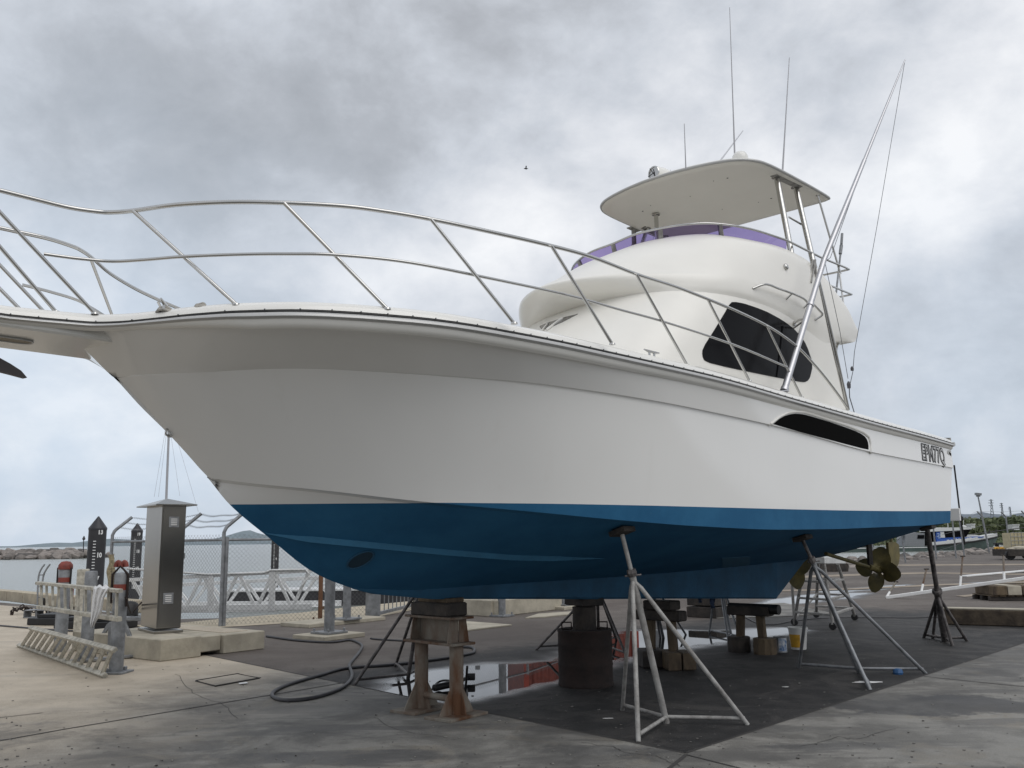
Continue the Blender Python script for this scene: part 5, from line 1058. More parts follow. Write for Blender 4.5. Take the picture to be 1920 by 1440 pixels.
# galvanised steel columns on pads
def column(x, y, px_w, htop, label, plate=.34, pad_=(1.0, .9), padx=None, r=None, m_='galv', grp='steel columns near the quay'):
    c = G(x, y); r = r or px_w/2/F*c[1]; t = thing('steel_column', label, 'column', c, grp)
    if pad_:
        pc = c+(np.array(padx) if padx is not None else 0)*1.0; obj('concrete_pad', MB().box(pc+EZ*.035, (pad_[0], pad_[1], .07), x=dR), 'concb', t)
    z = .07 if pad_ else 0; obj('base_plate', MB().box(c+EZ*(z+.02), (plate, plate, .035), x=dR), m_, t)
    for sx_ in (-1, 1):
        for sy_ in (-1, 1): obj('bolt', MB().lathe([(.018, 0), (.018, .05), (.01, .055)], c+(dR*sx_+dL_*sy_)*plate*.4+EZ*(z+.03), 6), m_, t)
    obj('shaft', MB().tube([c+EZ*z, c+EZ*htop], r, 20), m_, t, smooth=True); return t
column(617, 1196, 19, 3.3, 'galvanised steel column on a square concrete pad, nearest of the columns left of the keel', plate=.42, pad_=(.85, .75))
column(650, 1169, 15, 3.3, 'second galvanised column just behind the nearest one under the bow', plate=.40, pad_=(1.9, .8), padx=(-.25, .1, 0))
column(600, 1165, 8, 1.25, 'slim rust brown post with a cross arm beside the grey columns', plate=.22, pad_=None, m_='rustbr')
column(895, 1152, 9, 1.1, 'short pale post seen just right of the rusty trestle', plate=.26, pad_=None)
column(941, 1156, 14, 3.3, 'grey column with flared foot right of the rusty trestle', plate=.36, pad_=None)
column(1055, 1141, 15, 3.3, 'grey column on a stepped base left of the drum post', plate=.45, pad_=(.9, .7))
column(1232, 1118, 16, 3.4, 'far grey column reflected in the puddle behind the third trestle', plate=.4, pad_=None)
obj_arm = one('rusty_bracket', MB().beam(G(598, 1165)+EZ*.26, G(618, 1163)+EZ*.24, .06, .06), 'rust', 'rust brown bracket arm fixed low between brown post and grey column', 'bracket')
# low retaining kerb under the keel, pads and red steel container behind
k1, k2, k3 = G(868, 1152), G(925, 1156), G(1045, 1142)
m = MB().beam(k1+EZ*.16, k2+EZ*.16+.05*dR, .25, .32); m.beam(k2+EZ*.158, k3+EZ*.158, .25, .316); one('concrete_kerb', m, 'concb', 'raised concrete kerb behind the rusty trestle', 'kerb')
one('concrete_pad', MB().prism([G(x, y, .004) for x, y in ((868, 1166), (960, 1173), (870, 1184), (850, 1184), (845, 1166))], EZ, .02), 'concb', 'flat pale concrete wedge set in the asphalt right of the rusty trestle', 'concrete')
one('concrete_pad', MB().prism([G(x, y, .004) for x, y in ((985, 1160), (1010, 1152), (1072, 1148), (1080, 1152), (1020, 1158))], EZ, .02), 'concb', 'thin pale concrete strip in the asphalt left of the drum', 'concrete')
one('broken_stone', MB().add(*rock_mesh(G(919, 1155)+EZ*.06, .12, 77)), 'concb', 'small pale lump of stone beside the flared column', 'stone')
rc = thing('shipping_container', 'red ribbed steel container standing behind the kerb', 'container', (1.8, 26.4, 0))
ca, cb2 = np.array([.29, 26.4, 0]), np.array([3.5, 27.2, 0]); cdd = U2(cb2-ca); cn_ = np.array([-cdd[1], cdd[0], 0]); Lc = np.linalg.norm(cb2-ca)
m = MB(); nr = 14; rows = [[], []]
for k in range(nr*4+1):
    s_ = Lc*k/(nr*4); o_ = .0 if (k % 4) in (0, 1) else .035; p = ca+cdd*s_+cn_*o_; rows[0].append(p+EZ*.12); rows[1].append(p+EZ*3.3)
m.grid(rows); bk_ = [p+cn_*2.2 for p in (ca, cb2)]; m.add([ca+EZ*.12, ca+EZ*3.3, bk_[0]+EZ*3.3, bk_[0]+EZ*.12], [(0, 1, 2, 3)]); m.add([cb2+EZ*.12, cb2+EZ*3.3, bk_[1]+EZ*3.3, bk_[1]+EZ*.12], [(0, 1, 2, 3)]); m.add([ca+EZ*3.3, cb2+EZ*3.3, bk_[1]+EZ*3.3, bk_[0]+EZ*3.3], [(0, 1, 2, 3)])
obj('wall_panel', m, 'redrust', rc); m = MB(); m.beam(ca+EZ*.08-cn_*.02, cb2+EZ*.08-cn_*.02, .12, .16); m.beam(ca+EZ*3.3-cn_*.02, cb2+EZ*3.3-cn_*.02, .12, .12)
for p in (ca, cb2): m.beam(p+EZ*.0-cn_*.02, p+EZ*3.36-cn_*.02, .14, .14)
obj('frame', m, 'red', rc)
for k in range(3):
    a = atY(909+k*23.5, 1125, 25.6); b_ = atY(909+(k+1)*23.5-1.5, 1125, 25.6); a[2] = b_[2] = 0; m = MB().prism([a, b_, b_+EZ*.5, b_+EZ*.9-(b_-a)*.1, a+EZ*.9+(b_-a)*.1, a+EZ*.5], np.array([0, 1., 0]), .35); one('traffic_barrier', m, 'white', ['white plastic barrier behind the kerb, first from the left of three', 'white plastic barrier behind the kerb, middle of three', 'white plastic barrier behind the kerb, next to the red container'][k], 'barrier', 'white plastic barriers behind the kerb')
# quay kerb wall at far left, in blocks
for k, (xa, ya, xb, yb, lab) in enumerate([(-60, 1119, 24, 1126.5, 'leftmost sandy concrete block of the quay kerb'), (25, 1126.6, 54, 1130, 'short sandy kerb block between its longer neighbours'), (55, 1130.2, 88, 1134.5, 'sandy kerb block beside the hand trolley'), (92, 1135, 180, 1142.5, 'sandy kerb block behind the aluminium ladder'), (182, 1143, 262, 1149, 'sandy kerb block left of the steel cabinet')]):
    a, b_ = G(xa, ya), G(xb, yb); m = MB().beam(a+EZ*.14, b_+EZ*.14, .35, .28); one('kerb_block', m, 'sandc', lab, 'kerb', 'kerb blocks along the quay edge')
# gangway truss and floating pontoon
def lat(P, px): return px
gw = thing('gangway', 'pale aluminium truss gangway leading down to the pontoon', 'gangway', (-4.5, 23.5, -.6))
YG1, YG2 = 22.0, 23.1
def gpt(x, y, Y): return atY(x, y, Y)
zb_, ztp = gpt(450, 1141, YG1)[2], gpt(450, 1071, YG1)[2]
M['galu'] = mat('weathered_aluminium', (.66, .665, .66), .5, metal=.35, var=.15, vscale=5)
for Y, lab in ((YG1, 0), (YG2, 1)):
    x0, x1_ = (238, 585) if lab == 0 else (250, 640)
    yt = lambda x: 1087-(x-250)*.052-(0 if lab == 0 else -14); yb2 = lambda x: 1141-(x-250)*.01-(0 if lab == 0 else 6)
    m = MB().beam(gpt(x0, yt(x0), Y), gpt(x1_, yt(x1_), Y), .06, .085); obj('top_chord', m, 'galu', gw)
    m = MB().beam(gpt(x0, yb2(x0), Y), gpt(x1_, yb2(x1_), Y), .06, .14); obj('bottom_chord', m, 'galu', gw)
    xs = np.arange(x0+10, x1_-20, 33.5)
    for i, x in enumerate(xs):
        a, b_ = (gpt(x, yt(x), Y), gpt(x+30, yb2(x+30), Y)) if i % 2 == 0 else (gpt(x+30, yt(x+30), Y), gpt(x, yb2(x), Y)); obj('brace', MB().beam(a, b_, .05, .075), 'galu', gw)
    if lab == 0:
        for x in (395, 510):
            obj('upright', MB().beam(gpt(x, yt(x)-2, Y-.02), gpt(x, yb2(x)+8, Y-.02), .06, .14), 'galu', gw)
        obj('hand_rail', MB().tube([gpt(x, y, Y-.05) for x, y in ((x0, 1066), (390, 1077), (495, 1074), (508, 1069), (573, 1068), (580, 1077), (566, 1098))], .025, 8), 'galu', gw, smooth=True)
m = MB(); m.add([gpt(238, 1142, YG1), gpt(600, 1138, YG1), gpt(640, 1136, YG2), gpt(250, 1140, YG2)], [(0, 1, 2, 3)]); obj('deck_plate', m, 'galu', gw)
m = MB().beam(gpt(240, 1148, YG1), gpt(520, 1145, YG1), .05, .05); obj('lower_tube', m, 'galu', gw)
pon = thing('floating_pontoon', 'long low pontoon with a white edge and dark side beyond the gangway', 'pontoon', (-5, 42, SEA))
a, b_ = atY(425, 1098, 46.6), atY(790, 1092, 46.6); a[2] = b_[2] = SEA; m = MB().beam(a+EZ*.35+np.array([0, 1.2, 0]), b_+EZ*.35+np.array([0, 1.2, 0]), 2.4, .75); obj('float', m, 'pile', pon)
obj('deck', MB().beam(a+EZ*.77+np.array([0, 1.2, 0]), b_+EZ*.77+np.array([0, 1.2, 0]), 2.5, .09), 'galu', pon)
# tide marked mooring piles
def pile(x, ytop, wpx, Y, nums, label, tick=True):
    r = wpx/2/F*Y; tp = atY(x, ytop, Y); c = np.array([tp[0], tp[1], SEA-1.5]); zt = tp[2]; t = thing('mooring_pile', label, 'pile', (c[0], c[1], SEA), 'black tide marked piles')
    obj('shaft', MB().tube([c, np.array([c[0], c[1], zt-r*1.65])], r, 28), 'pile', t, smooth=True)
    obj('cone_cap', MB().lathe([(r*1.03, 0), (r*1.05, r*.25), (r*1.0, r*.32), (.02, r*1.65)], np.array([c[0], c[1], zt-r*1.65]), 28), 'hdpe', t, smooth=True)
    fv = U2(EYE-tp*np.array([1, 1, 0])-np.array([0, 0, H])); ang0 = math.atan2(fv[1], fv[0])
    def onr(s_, z_, off=.006): a = ang0+s_/r; return np.array([c[0]+(r+off)*math.cos(a), c[1]+(r+off)*math.sin(a), z_])
    for (txt, yp) in nums:
        zz_ = atY(x, yp, Y)[2]; vs_, fs_ = text_pts(txt, r*.75, 0, .8, .01); m = MB().add([onr(r*.32+a, zz_+b_) for a, b_ in vs_], fs_); obj('tide_number', m, 'white', t)
    if tick:
        z = zt-r*3.0; m = MB()
        while z > zt-r*12: m.add([onr(-r*.42-(.0), z), onr(-r*.10, z), onr(-r*.10, z+.03), onr(-r*.42, z+.03)], [(0, 1, 2, 3)]); z -= .105*r/.3
        tk = obj('tide_scale', m, 'white', t)
    return t
pile(185, 968, 31, 34, [('13', 998), ('10', 1041), ('7', 1085)], 'black pointed mooring pile marked 13, 10 and 7, left of the fence')
pile(258, 981, 20, 50, [('19', 1002), ('18', 1034), ('17', 1066)], 'black pointed mooring pile marked 19, 18 and 17, left of the cabinet')
pile(517, 1000, 14, 66, [('9', 1048)], 'thin black pile seen through the fence under the bow')
# distant yacht mast behind the cabinet
Ym = 60; ym = thing('yacht_mast', 'pale sailing yacht mast with stays rising behind the cabinet', 'mast', (atY(310, 940, Ym)[0], Ym, SEA))
obj('spar', MB().tube([atY(308.5, 1020, Ym), atY(317, 800, Ym)], [.085, .07], 10), 'aer', ym, smooth=True)
for (xa, ya, xb, yb) in ((289, 932, 309, 812), (297, 932, 312, 812), (337, 930, 320, 812), (372, 960, 322, 790)): obj('stay', MB().tube([atY(xa, ya, Ym), atY(xb, yb, Ym)], .009, 5), 'aer', ym)
# beacon on the breakwater
bc = thing('channel_beacon', 'thin beacon pole standing on the end of the breakwater', 'beacon', atY(157, 1037, 236)); obj('pole', MB().tube([atY(156, 1040, 236), atY(157, 1009, 236)], .12, 6), 'pile', bc); obj('topmark', MB().lathe([(.1, 0), (.45, .3), (.1, 1.1)], atY(157, 1013, 236), 8), 'pile', bc)
# bollards, ladders and rag in front of them
M['cap'] = mat('worn_red_cap', (.20, .042, .03), .6, var=.3, vscale=12); M['lad'] = mat('oxidised_ladder', (.44, .42, .36), .65, metal=.2, var=.35, vscale=14, bump=.2, bscale=60)
def bollard(x, y, wpx, ytop, label, cap=None, m_='galv', plate=True, sq=False):
    c = G(x, y); r = wpx/2/F*c[1]; zt = atY(x, ytop, c[1])[2]; t = thing('steel_bollard', label, 'bollard', c, 'grey bollards by the cabinet')
    if plate:
        obj('base_plate', MB().box(c+EZ*.012, (r*3.6, r*3.6, .024), x=dR*.8+dL_*.5), m_, t)
        for sx_ in (-1, 1): obj('bolt', MB().lathe([(.022, 0), (.022, .04), (.012, .05)], c+dR*sx_*r*1.45+EZ*.02, 6), m_, t)
    if sq: obj('post', MB().box(c+EZ*zt/2, (r*1.9, r*1.7, zt), x=np.array([1, .3, 0])), m_, t)
    else: obj('post', MB().lathe([(r, 0), (r, zt-.03), (r*.9, zt), (0, zt+.005)], c, 24), m_, t, smooth=True)
    if cap:
        obj('red_band', MB().lathe([(r*1.02, zt-.205), (r*1.02, zt-.135)], c, 24), 'cap', t, smooth=True)
        if cap == 'dome': obj('red_hoop', MB().lathe([(r*1.12, zt-.02), (r*1.15, zt+.02), (r*1.08, zt+.05), (r*.7, zt+.09), (0, zt+.10)], c, 24), 'cap', t, smooth=True); obj('strap', MB().tube([c+np.array([-r*1.1, -r*.3, zt-.25]), c+np.array([-r*1.15, -r*.3, zt]), c+np.array([r*1.15, -r*.3, zt]), c+np.array([r*1.1, -r*.3, zt-.25])], .013, 6), 'black', t)
        else:
            obj('strap', MB().tube([c+np.array([-r*1.15, -r*.4, zt-.36]), c+np.array([-r*1.15, -r*.4, zt-.02]), c+np.array([0, -r*.5, zt+.08]), c+np.array([r*1.15, -r*.4, zt-.02]), c+np.array([r*1.15, -r*.4, zt-.40])], .016, 8), 'rustdk', t, smooth=True)
            for s_ in (-1, 1): obj('shackle', MB().tube([c+np.array([s_*r*.45+r*.35*math.cos(a), -r*.3, zt+.07+r*.7*math.sin(a)]) for a in np.linspace(0, math.pi, 9)], .028, 8), 'cap', t, smooth=True)
    return t
bollard(217, 1262, 25, 1074, 'big grey bollard with red band and shackles, nearest the viewer', cap='sh')
bollard(161, 1238, 22, 1071, 'plain grey bollard wearing the aluminium ladder, middle of the row'); bollard(112, 1222, 22, 1065, 'grey bollard with a rounded red cap behind the ladder', cap='dome', plate=False)
c = G(146, 1190); bollard(149, 1185, 20, 1067, 'square sided weathered post behind the ladder', sq=True, m_='lad', plate=False)
for k, (x, y) in enumerate([(130, 1158)]): column(x, y, 9, .6, 'small rusty red stub post behind the ladder rungs', plate=.2, pad_=None, m_='cap', grp='grey bollards by the cabinet')
def ladder(P00, P01, P10, P11, nrung, label, rw=.05, depth=.06):   # rails P00-P01 (top) and P10-P11 (bottom)
    t = thing('aluminium_ladder', label, 'ladder', (P10+P11)/2*np.array([1, 1, 0])); a = P01-P00; b_ = P10-P00; nn = U2(np.cross(a, b_))
    obj('rail', MB().beam(P00, P01, rw*.8, depth, up=nn), 'lad', t); obj('rail', MB().beam(P10, P11, rw, depth, up=nn), 'lad', t)
    for k in range(nrung): f_ = (k+.6)/nrung; obj('rung', MB().beam(P00+(P01-P00)*f_, P10+(P11-P10)*f_, .046, .025, up=nn), 'lad', t)
    return t
def dp(x, y, Y): return atY(x, y, Y)
ladder(dp(70, 1093, 13.1), dp(226, 1108, 10.45), dp(72, 1138, 13.1), dp(224, 1161, 10.45), 12, 'aluminium ladder section standing on its side across the bollards')
ladder(dp(57, 1177, 12.85), dp(216, 1219, 10.6), G(35, 1213)+EZ*.03, G(197, 1272)+EZ*.03, 14, 'second aluminium ladder leaning low against the bollards')
# steel brackets behind bollards
m = MB(); 
br_ = thing('steel_prop', 'dark galvanised raking prop frame at the foot of the nearest bollard', 'prop frame', G(225, 1235))
for (xa, ya, xb, yb) in ((232, 1165, 258, 1232), (205, 1170, 175, 1225), (208, 1166, 205, 1230)): obj('strut', MB().beam(atY(xa, ya, G(xb, yb)[1]), G(xb, yb)+EZ*.02, .05, .05), 'galv', br_)
obj('foot_rail', MB().beam(G(150, 1243)+EZ*.03, G(259, 1233)+EZ*.03, .10, .03), 'galv', br_)
# white rag draped over the ladder
rg = np.random.default_rng(12); m = MB(); rows = []
cxs = [(178, 200), (175, 206), (174, 199), (173, 194), (172, 192), (171, 190), (170, 184), (169, 178), (171, 174)]; ys = [1098, 1103, 1112, 1122, 1134, 1146, 1158, 1168, 1176]
for i, ((xa, xb), y) in enumerate(zip(cxs, ys)): rows.append([atY(xa+(xb-xa)*k/14, y+2*math.sin(k*.9), 10.72+.016*math.sin(k*1.3+i*.35)+(.10 if i == 0 else 0)-.05*min(i, 1)) for k in range(15)])
m.grid(rows); m.v = m.v; back = [tuple(np.array(p)+np.array([0, .015, 0])) for p in m.v]; fs = list(m.f); m.add(back, [tuple(reversed(f)) for f in fs]); one('white_rag', m, 'rag', 'white rag draped over the upright ladder', 'rag', smooth=True)
# hand trolley, rubber mats, chain, hollow block
ht_ = thing('hand_trolley', 'old grey hand trolley with two curved handles by the quay kerb', 'trolley', G(74, 1140)); Yt = G(74, 1140)[1]
for dx in (0, 10): obj('frame_tube', MB().tube(crom([atY(70+dx*.8, 1138, Yt), atY(71+dx*.8, 1100, Yt), atY(73+dx*.9, 1078, Yt), atY(78+dx, 1066, Yt), atY(84+dx, 1058, Yt)], 16), .022, 8), 'galv', ht_, smooth=True)
for y in (1078, 1100, 1120): obj('cross_bar', MB().tube([atY(72, y, Yt), atY(80, y, Yt)], .015, 6), 'galv', ht_)
obj('toe_plate', MB().box(G(76, 1140)+EZ*.02, (.3, .25, .02)), 'galv', ht_)
obj('wheel', MB().lathe([(.03, -.03), (.11, -.03), (.12, 0), (.11, .03), (.03, .03)], G(80, 1139)+EZ*.12, 16, axis=(1, .2, 0)), 'black', ht_, smooth=True)
for k, (x, y, w_, d_, lab) in enumerate([(120, 1170, 1.1, .7, 'black folded rubber sheet behind the ladder, largest of the pile'), (165, 1177, 1.0, .6, 'black rubber slab just left of the cabinet plinth'), (200, 1178, .9, .55, 'flat black rubber slab at the right of the pile')]):
    c = G(x, y); m = MB(); m.box(c+EZ*.07, (w_, d_, .13), x=dR*.4-dL_*.9); m.box(c+EZ*.17+dR*.05, (w_*.8, d_*.8, .07), x=dR*.5-dL_*.8); one('rubber_slab', m, 'black', lab, 'rubber sheet', 'black rubber slabs by the bollards')
one('rubber_sheet', MB().grid([[G(92, 1163)+dR*(.35*i/6)-dL_*0+np.array([.9*j/8, -.1*j/8, .16+.12*math.sin(math.pi*j/8)*(1-.1*i)]) for j in range(9)] for i in range(7)]), 'galv', 'curled grey rubber sheet lying on the black slabs', 'rubber sheet', smooth=True)
m = MB(); c = G(62, 1158)
for o_ in (0, .26):
    for (dx, dz, w_, h__) in ((0, .01, .26, .02), (0, .16, .26, .02), (-.125, .085, .02, .17), (.125, .085, .02, .17)): m.box(c+dR*0+np.array([dx+o_, 0, dz]), (w_, .3, h__))
one('hollow_block', m, 'galv', 'grey twin hollow block lying beside the rusty chain', 'block')
m = MB(); c = G(42, 1152); rg = np.random.default_rng(3)
for k in range(26):
    t = k/25; p = c+np.array([-.25+1.0*t+.05*math.sin(k), .25*math.sin(k*1.1)*(1-t), .05+.10*abs(math.sin(k*.8))*(1-t*.4)]); ax1 = U2(rg.normal(size=3)); ax2 = U2(np.cross(ax1, rg.normal(size=3)))
    m.tube([p+ax1*.065*math.cos(a)+ax2*.038*math.sin(a) for a in np.linspace(0, 2*math.pi, 12, endpoint=False)], .014, 6, closed=True)
one('rusty_chain', m, 'rustdk', 'heap of rusty red brown chain near the quay kerb', 'chain', smooth=True)
one('chain_tangle', MB().tube([G(95+28*t+6*math.sin(9*t), 1146+6*math.sin(13*t), .12+.06*math.sin(20*t)) for t in np.linspace(0, 1, 60)], .03, 7), 'rustdk', 'tangle of rusty hose and shackles behind the ladder rungs', 'tangle', smooth=True)
one('black_fender', MB().lathe([(.05, 0), (.16, .03), (.17, .15), (.17, .38), (.12, .43), (.04, .45)], G(240, 1172), 16), 'black', 'round black fender left of the cabinet', 'fender', smooth=True)
one('cable_loop', MB().tube(crom([G(235, 1120, .9), G(246, 1150, .4), G(255, 1140, .5), G(265, 1130, .75)], 20), .012, 6), 'rustdk', 'red brown cable drooping from the nearest bollard to the cabinet', 'cable', smooth=True)
# inspection cover let into the apron
m = MB(); P = [G(x, y, .004) for x, y in ((367, 1277), (404, 1287), (486, 1272), (446, 1264))]; ic = thing('inspection_cover', 'rectangular inspection cover set flush in the concrete apron', 'cover', P[0])
obj('lid', MB().prism([p+(sum(P)/4-p)*.05 for p in P], EZ, .004), 'apron', ic); obj('frame', MB().tube([p+EZ*.002 for p in P], .010, 4, closed=True), 'joint', ic)
one('paper_scrap', MB().prism([G(x, y, .01) for x, y in ((447, 1281), (462, 1279), (465, 1281), (450, 1283))], EZ, .003), 'white', 'small white scrap lying on the inspection cover', 'litter')

# ================================================================== right hand background
# mangrove belt far behind
m, h, b = start('mangrove_leaves'); M['mang'] = m
g_ = h.n('ShaderNodeNewGeometry'); rp = h.n('ShaderNodeValToRGB'); h.put(rp.inputs[0], g_.outputs['Random Per Island']); e = rp.color_ramp.elements; e[0].color = (.075, .095, .045, 1); e[1].color = (.15, .17, .085, 1)
h.put(b.inputs['Base Color'], h.mix(h.ramp(h.noise(.05, 4, .6), .4, .6), rp.outputs[0], (.08, .10, .05))); b.inputs['Roughness'].default_value = .9
rg = np.random.default_rng(21); mb = MB()
def treetop(x): return interp([(1300, 990), (1500, 982), (1620, 976), (1700, 973), (1790, 971), (1800, 970.5), (1830, 969), (1860, 968), (1885, 968), (1900, 966), (1920, 965), (1960, 963), (2100, 966)], x)
for i in range(13000):
    x = rg.uniform(1480, 2080); Y = rg.uniform(330, 470); zt = atY(x, treetop(x)+4+1.5*math.sin(x*.21)+1.2*math.sin(x*.53+1), Y)[2]; X = atY(x, 1000, Y)[0]
    z = zt*(1-rg.uniform(0, 1)**1.8*.95)*rg.uniform(.9, 1.02) if rg.uniform() < .7 else zt*rg.uniform(.5, 1); r_ = rg.uniform(.5, 1.2); n1 = rg.normal(size=3); n1 = U2(n1); n2 = U2(np.cross(n1, rg.normal(size=3))); c = np.array([X, Y, z])
    mb.add([c+n1*r_, c+n2*r_*.8, c-n1*r_*.7, c-n2*r_*.8], [(0, 1, 2, 3)])
for i in range(160):
    x = 1480+600*(i/160); Y = 440; X = atY(x, 1000, Y)[0]; vs_, fs_ = rock_mesh((X, Y, 1.5), rg.uniform(5, 7), 9000+i, 1.0); mb.add(vs_, fs_)
o = obj('mangrove_belt', mb, 'mang'); tag(o, 'dense green mangrove belt along the far shore behind the stern', 'trees', kind='stuff')
# near shoreline scrub and mud
mb = MB(); 
for i in range(1500):
    x = rg.uniform(1600, 2050); Y = rg.uniform(260, 330); c = np.array([atY(x, 1000, Y)[0], Y, rg.uniform(-1.2, .6)]); r_ = rg.uniform(.5, 1.2); n1 = U2(rg.normal(size=3)); n2 = U2(np.cross(n1, rg.normal(size=3))); mb.add([c+n1*r_, c+n2*r_*.8, c-n1*r_*.7], [(0, 1, 2)])
o = obj('shore_scrub', mb, 'mang'); tag(o, 'low pale scrub at the water edge in front of the mangroves', 'scrub', kind='stuff')
# light mast and pylons
t = thing('light_mast', 'tall slim floodlight mast beyond the stern', 'light mast', atY(1852, 1020, 120)); obj('pole', MB().tube([atY(1852, 1020, 120), atY(1833.5, 929, 120)], [.13, .09], 8), 'galv', t, smooth=True); obj('lamp_head', MB().beam(atY(1829, 926, 120), atY(1839, 927, 120), .5, .30), 'galv', t); obj('lamp_head', MB().beam(atY(1831, 930, 120), atY(1837, 930, 120), .3, .2), 'galv', t)
M['pyl'] = mat('pylon_grey', (.22, .24, .27), .7)
for (x, yt, wd, Y, lab) in ((1858, 936, 9, 900, 'nearest lattice power pylon on the skyline'), (1877.5, 943, 6, 1400, 'smaller faint pylon right of the nearest one'), (1893, 950, 4.5, 1900, 'tiniest far pylon, rightmost on the skyline')):
    t = thing('power_pylon', lab, 'pylon', atY(x, 975, Y), 'power pylons on the skyline'); k_ = Y/900*.35; m = MB(); bl, brr, tp = atY(x-wd/2+2.5, 974, Y), atY(x+wd/2+2.5, 974, Y), atY(x, yt, Y)
    w_ = wd/9
    pts = [(x-3.2*w_+2.5, 974), (x-.9*w_+1.2, yt+12*w_), (x-.7*w_, yt)], [(x+4.2*w_+2.5, 974), (x+1.3*w_+1.2, yt+12*w_), (x+.7*w_, yt)]
    for p in pts: m.tube([atY(a, b_, Y) for a, b_ in p], k_, 4)
    yy = np.linspace(974, yt+3, 7)
    for i in range(6):
        f1_, f2_ = (974-yy[i])/(974-yt), (974-yy[i+1])/(974-yt); wl = lambda f_: (x+2.5*(1-f_)-(3.4*(1-f_)+.7)*w_, x+2.5*(1-f_)+(3.4*(1-f_)+.9)*w_); a1, a2 = wl(f1_); b1, b2 = wl(f2_)
        m.tube([atY(a1, yy[i], Y), atY(b2, yy[i+1], Y)], k_*.6, 4); m.tube([atY(a2, yy[i], Y), atY(b1, yy[i+1], Y)], k_*.6, 4)
    obj('tower', m, 'pyl', t)
    for dy, hw in ((2, 4.2), (7, 5), (12, 4.2)): obj('cross_arm', MB().beam(atY(x-hw*w_, yt+dy*w_, Y), atY(x+hw*w_, yt+dy*w_, Y), k_*1.6, k_*1.6), 'pyl', t)
# police launch moored in the basin
PY = 190
pb_ = thing('police_launch', 'white and blue marine police launch moored beyond the rocks', 'boat', atY(1800, 1031, PY)); P_ = lambda x, y, d=0: atY(x, y, PY)+np.array([0, d, 0])
M['navy'] = mat('police_blue', (.03, .10, .38), .4); M['teal'] = mat('green_grey_hull', (.07, .10, .09), .4, var=.2, vscale=1); M['boatw'] = mat('launch_white', (.62, .63, .62), .4)
def slab(name, pts, d0, d1, m_, par): return obj(name, MB().prism([P_(x, y, d0) for x, y in pts], np.array([0, 1., 0]), d1-d0), m_, par)
hb = MB(); rows = []
for x, yt, yb3, hw in [(1700, 1025, 1034, 2.2), (1745, 1024, 1034, 2.3), (1790, 1019.5, 1034, 2.3), (1830, 1014.5, 1034, 2.1), (1855, 1010.5, 1032, 1.5), (1870, 1008, 1026, .8), (1881, 1006, 1010, .05)]:
    a, b_ = P_(x, yt), P_(x, yb3); c = 2.3; rows.append([a+np.array([0, c-hw, 0]), b_+np.array([0, c-hw*.8, 0]), b_+np.array([0, c+hw*.8, 0]), a+np.array([0, c+hw, 0])])
hb.grid(rows); hb.add(rows[0], [(0, 1, 2, 3)]); hb.grid([[r[0] for r in rows], [r[3] for r in rows]]); obj('hull', hb, 'teal', pb_)
obj('bulwark', MB().grid([[r[0]+np.array([0, -.03, 0])+EZ*z_ for r in rows[1:]] for z_ in (0, .75)]+[[r[3]+EZ*.75 for r in rows[1:]]]), 'boatw', pb_)
obj('fender_strip', MB().tube([r[0]+np.array([0, -.1, -.02]) for r in rows], .17, 8), 'black', pb_, smooth=True)
slab('cabin_side', [(1757, 1024), (1757, 997), (1815, 993), (1806, 1010), (1806, 1019)], .5, 4.0, 'navy', pb_)
slab('cabin_window', [(1773, 1008), (1771, 995.5), (1823, 991), (1814, 1006)], .42, 4.1, 'blackgloss', pb_)
slab('cabin_door', [(1765, 1008), (1765, 997), (1771.5, 997), (1774, 1008)], .40, .5, 'galu', pb_)
slab('roof', [(1741, 997), (1742, 992), (1768, 989), (1822, 989), (1823, 992), (1790, 995)], .2, 4.3, 'boatw', pb_)
slab('aft_cabin', [(1742, 1024), (1742, 997), (1757, 997), (1757, 1024)], .8, 3.9, 'dark', pb_)
slab('foredeck_trunk', [(1806, 1014), (1806, 1008), (1818, 1003), (1832, 1002.5), (1848, 1006), (1848, 1010)], .7, 3.8, 'boatw', pb_)
slab('blue_flash', [(1757.5, 1016.5), (1757.5, 1011), (1800, 1010), (1822, 1006), (1845, 1005.8), (1848, 1007), (1830, 1010), (1806, 1014.5)], .30, .42, 'navy', pb_)
slab('white_sill', [(1757.5, 1023.5), (1757.5, 1017.5), (1806, 1015), (1806, 1018.5)], .30, .42, 'boatw', pb_)
def side_text(s_, x, y, size, m_='boatw'):
    vs_, fs_ = text_pts(s_, size, .15, .95, .02); c = P_(x, y, .24); ax = U2(P_(x+10, y-1.1, .24)-c); return obj('lettering', MB().add([c+ax*a+EZ*b_ for a, b_ in vs_], fs_), m_, pb_)
side_text('Marine Police', 1790.5, 1012.6, .62); side_text('3470', 1818, 1009.6, .52)
M['pbl'] = mat('pale_blue_mark', (.30, .42, .66), .5)
for k in range(4): slab('chequer', [(1758.5+(k % 2)*2, 1000+k*2.6), (1763+(k % 2)*2, 999.8+k*2.6), (1763+(k % 2)*2, 1001.4+k*2.6), (1758.5+(k % 2)*2, 1001.6+k*2.6)], .36, .48, 'pbl', pb_)
for x in (1786, 1810, 1816): obj('aerial', MB().tube([P_(x, 989, 2), P_(x-.5, 975, 2)], .06, 5), 'boatw', pb_)
obj('radar', MB().lathe([(.3, 0), (.55, .1), (.55, .35), (.2, .5)], P_(1816, 989, 2), 12), 'boatw', pb_, smooth=True)
obj('bow_rail', MB().tube([P_(1846, 1003, 1), P_(1862, 1000, 1), P_(1878, 1000, 2), P_(1879, 1005, 2.2)], .05, 5), 'galv', pb_)
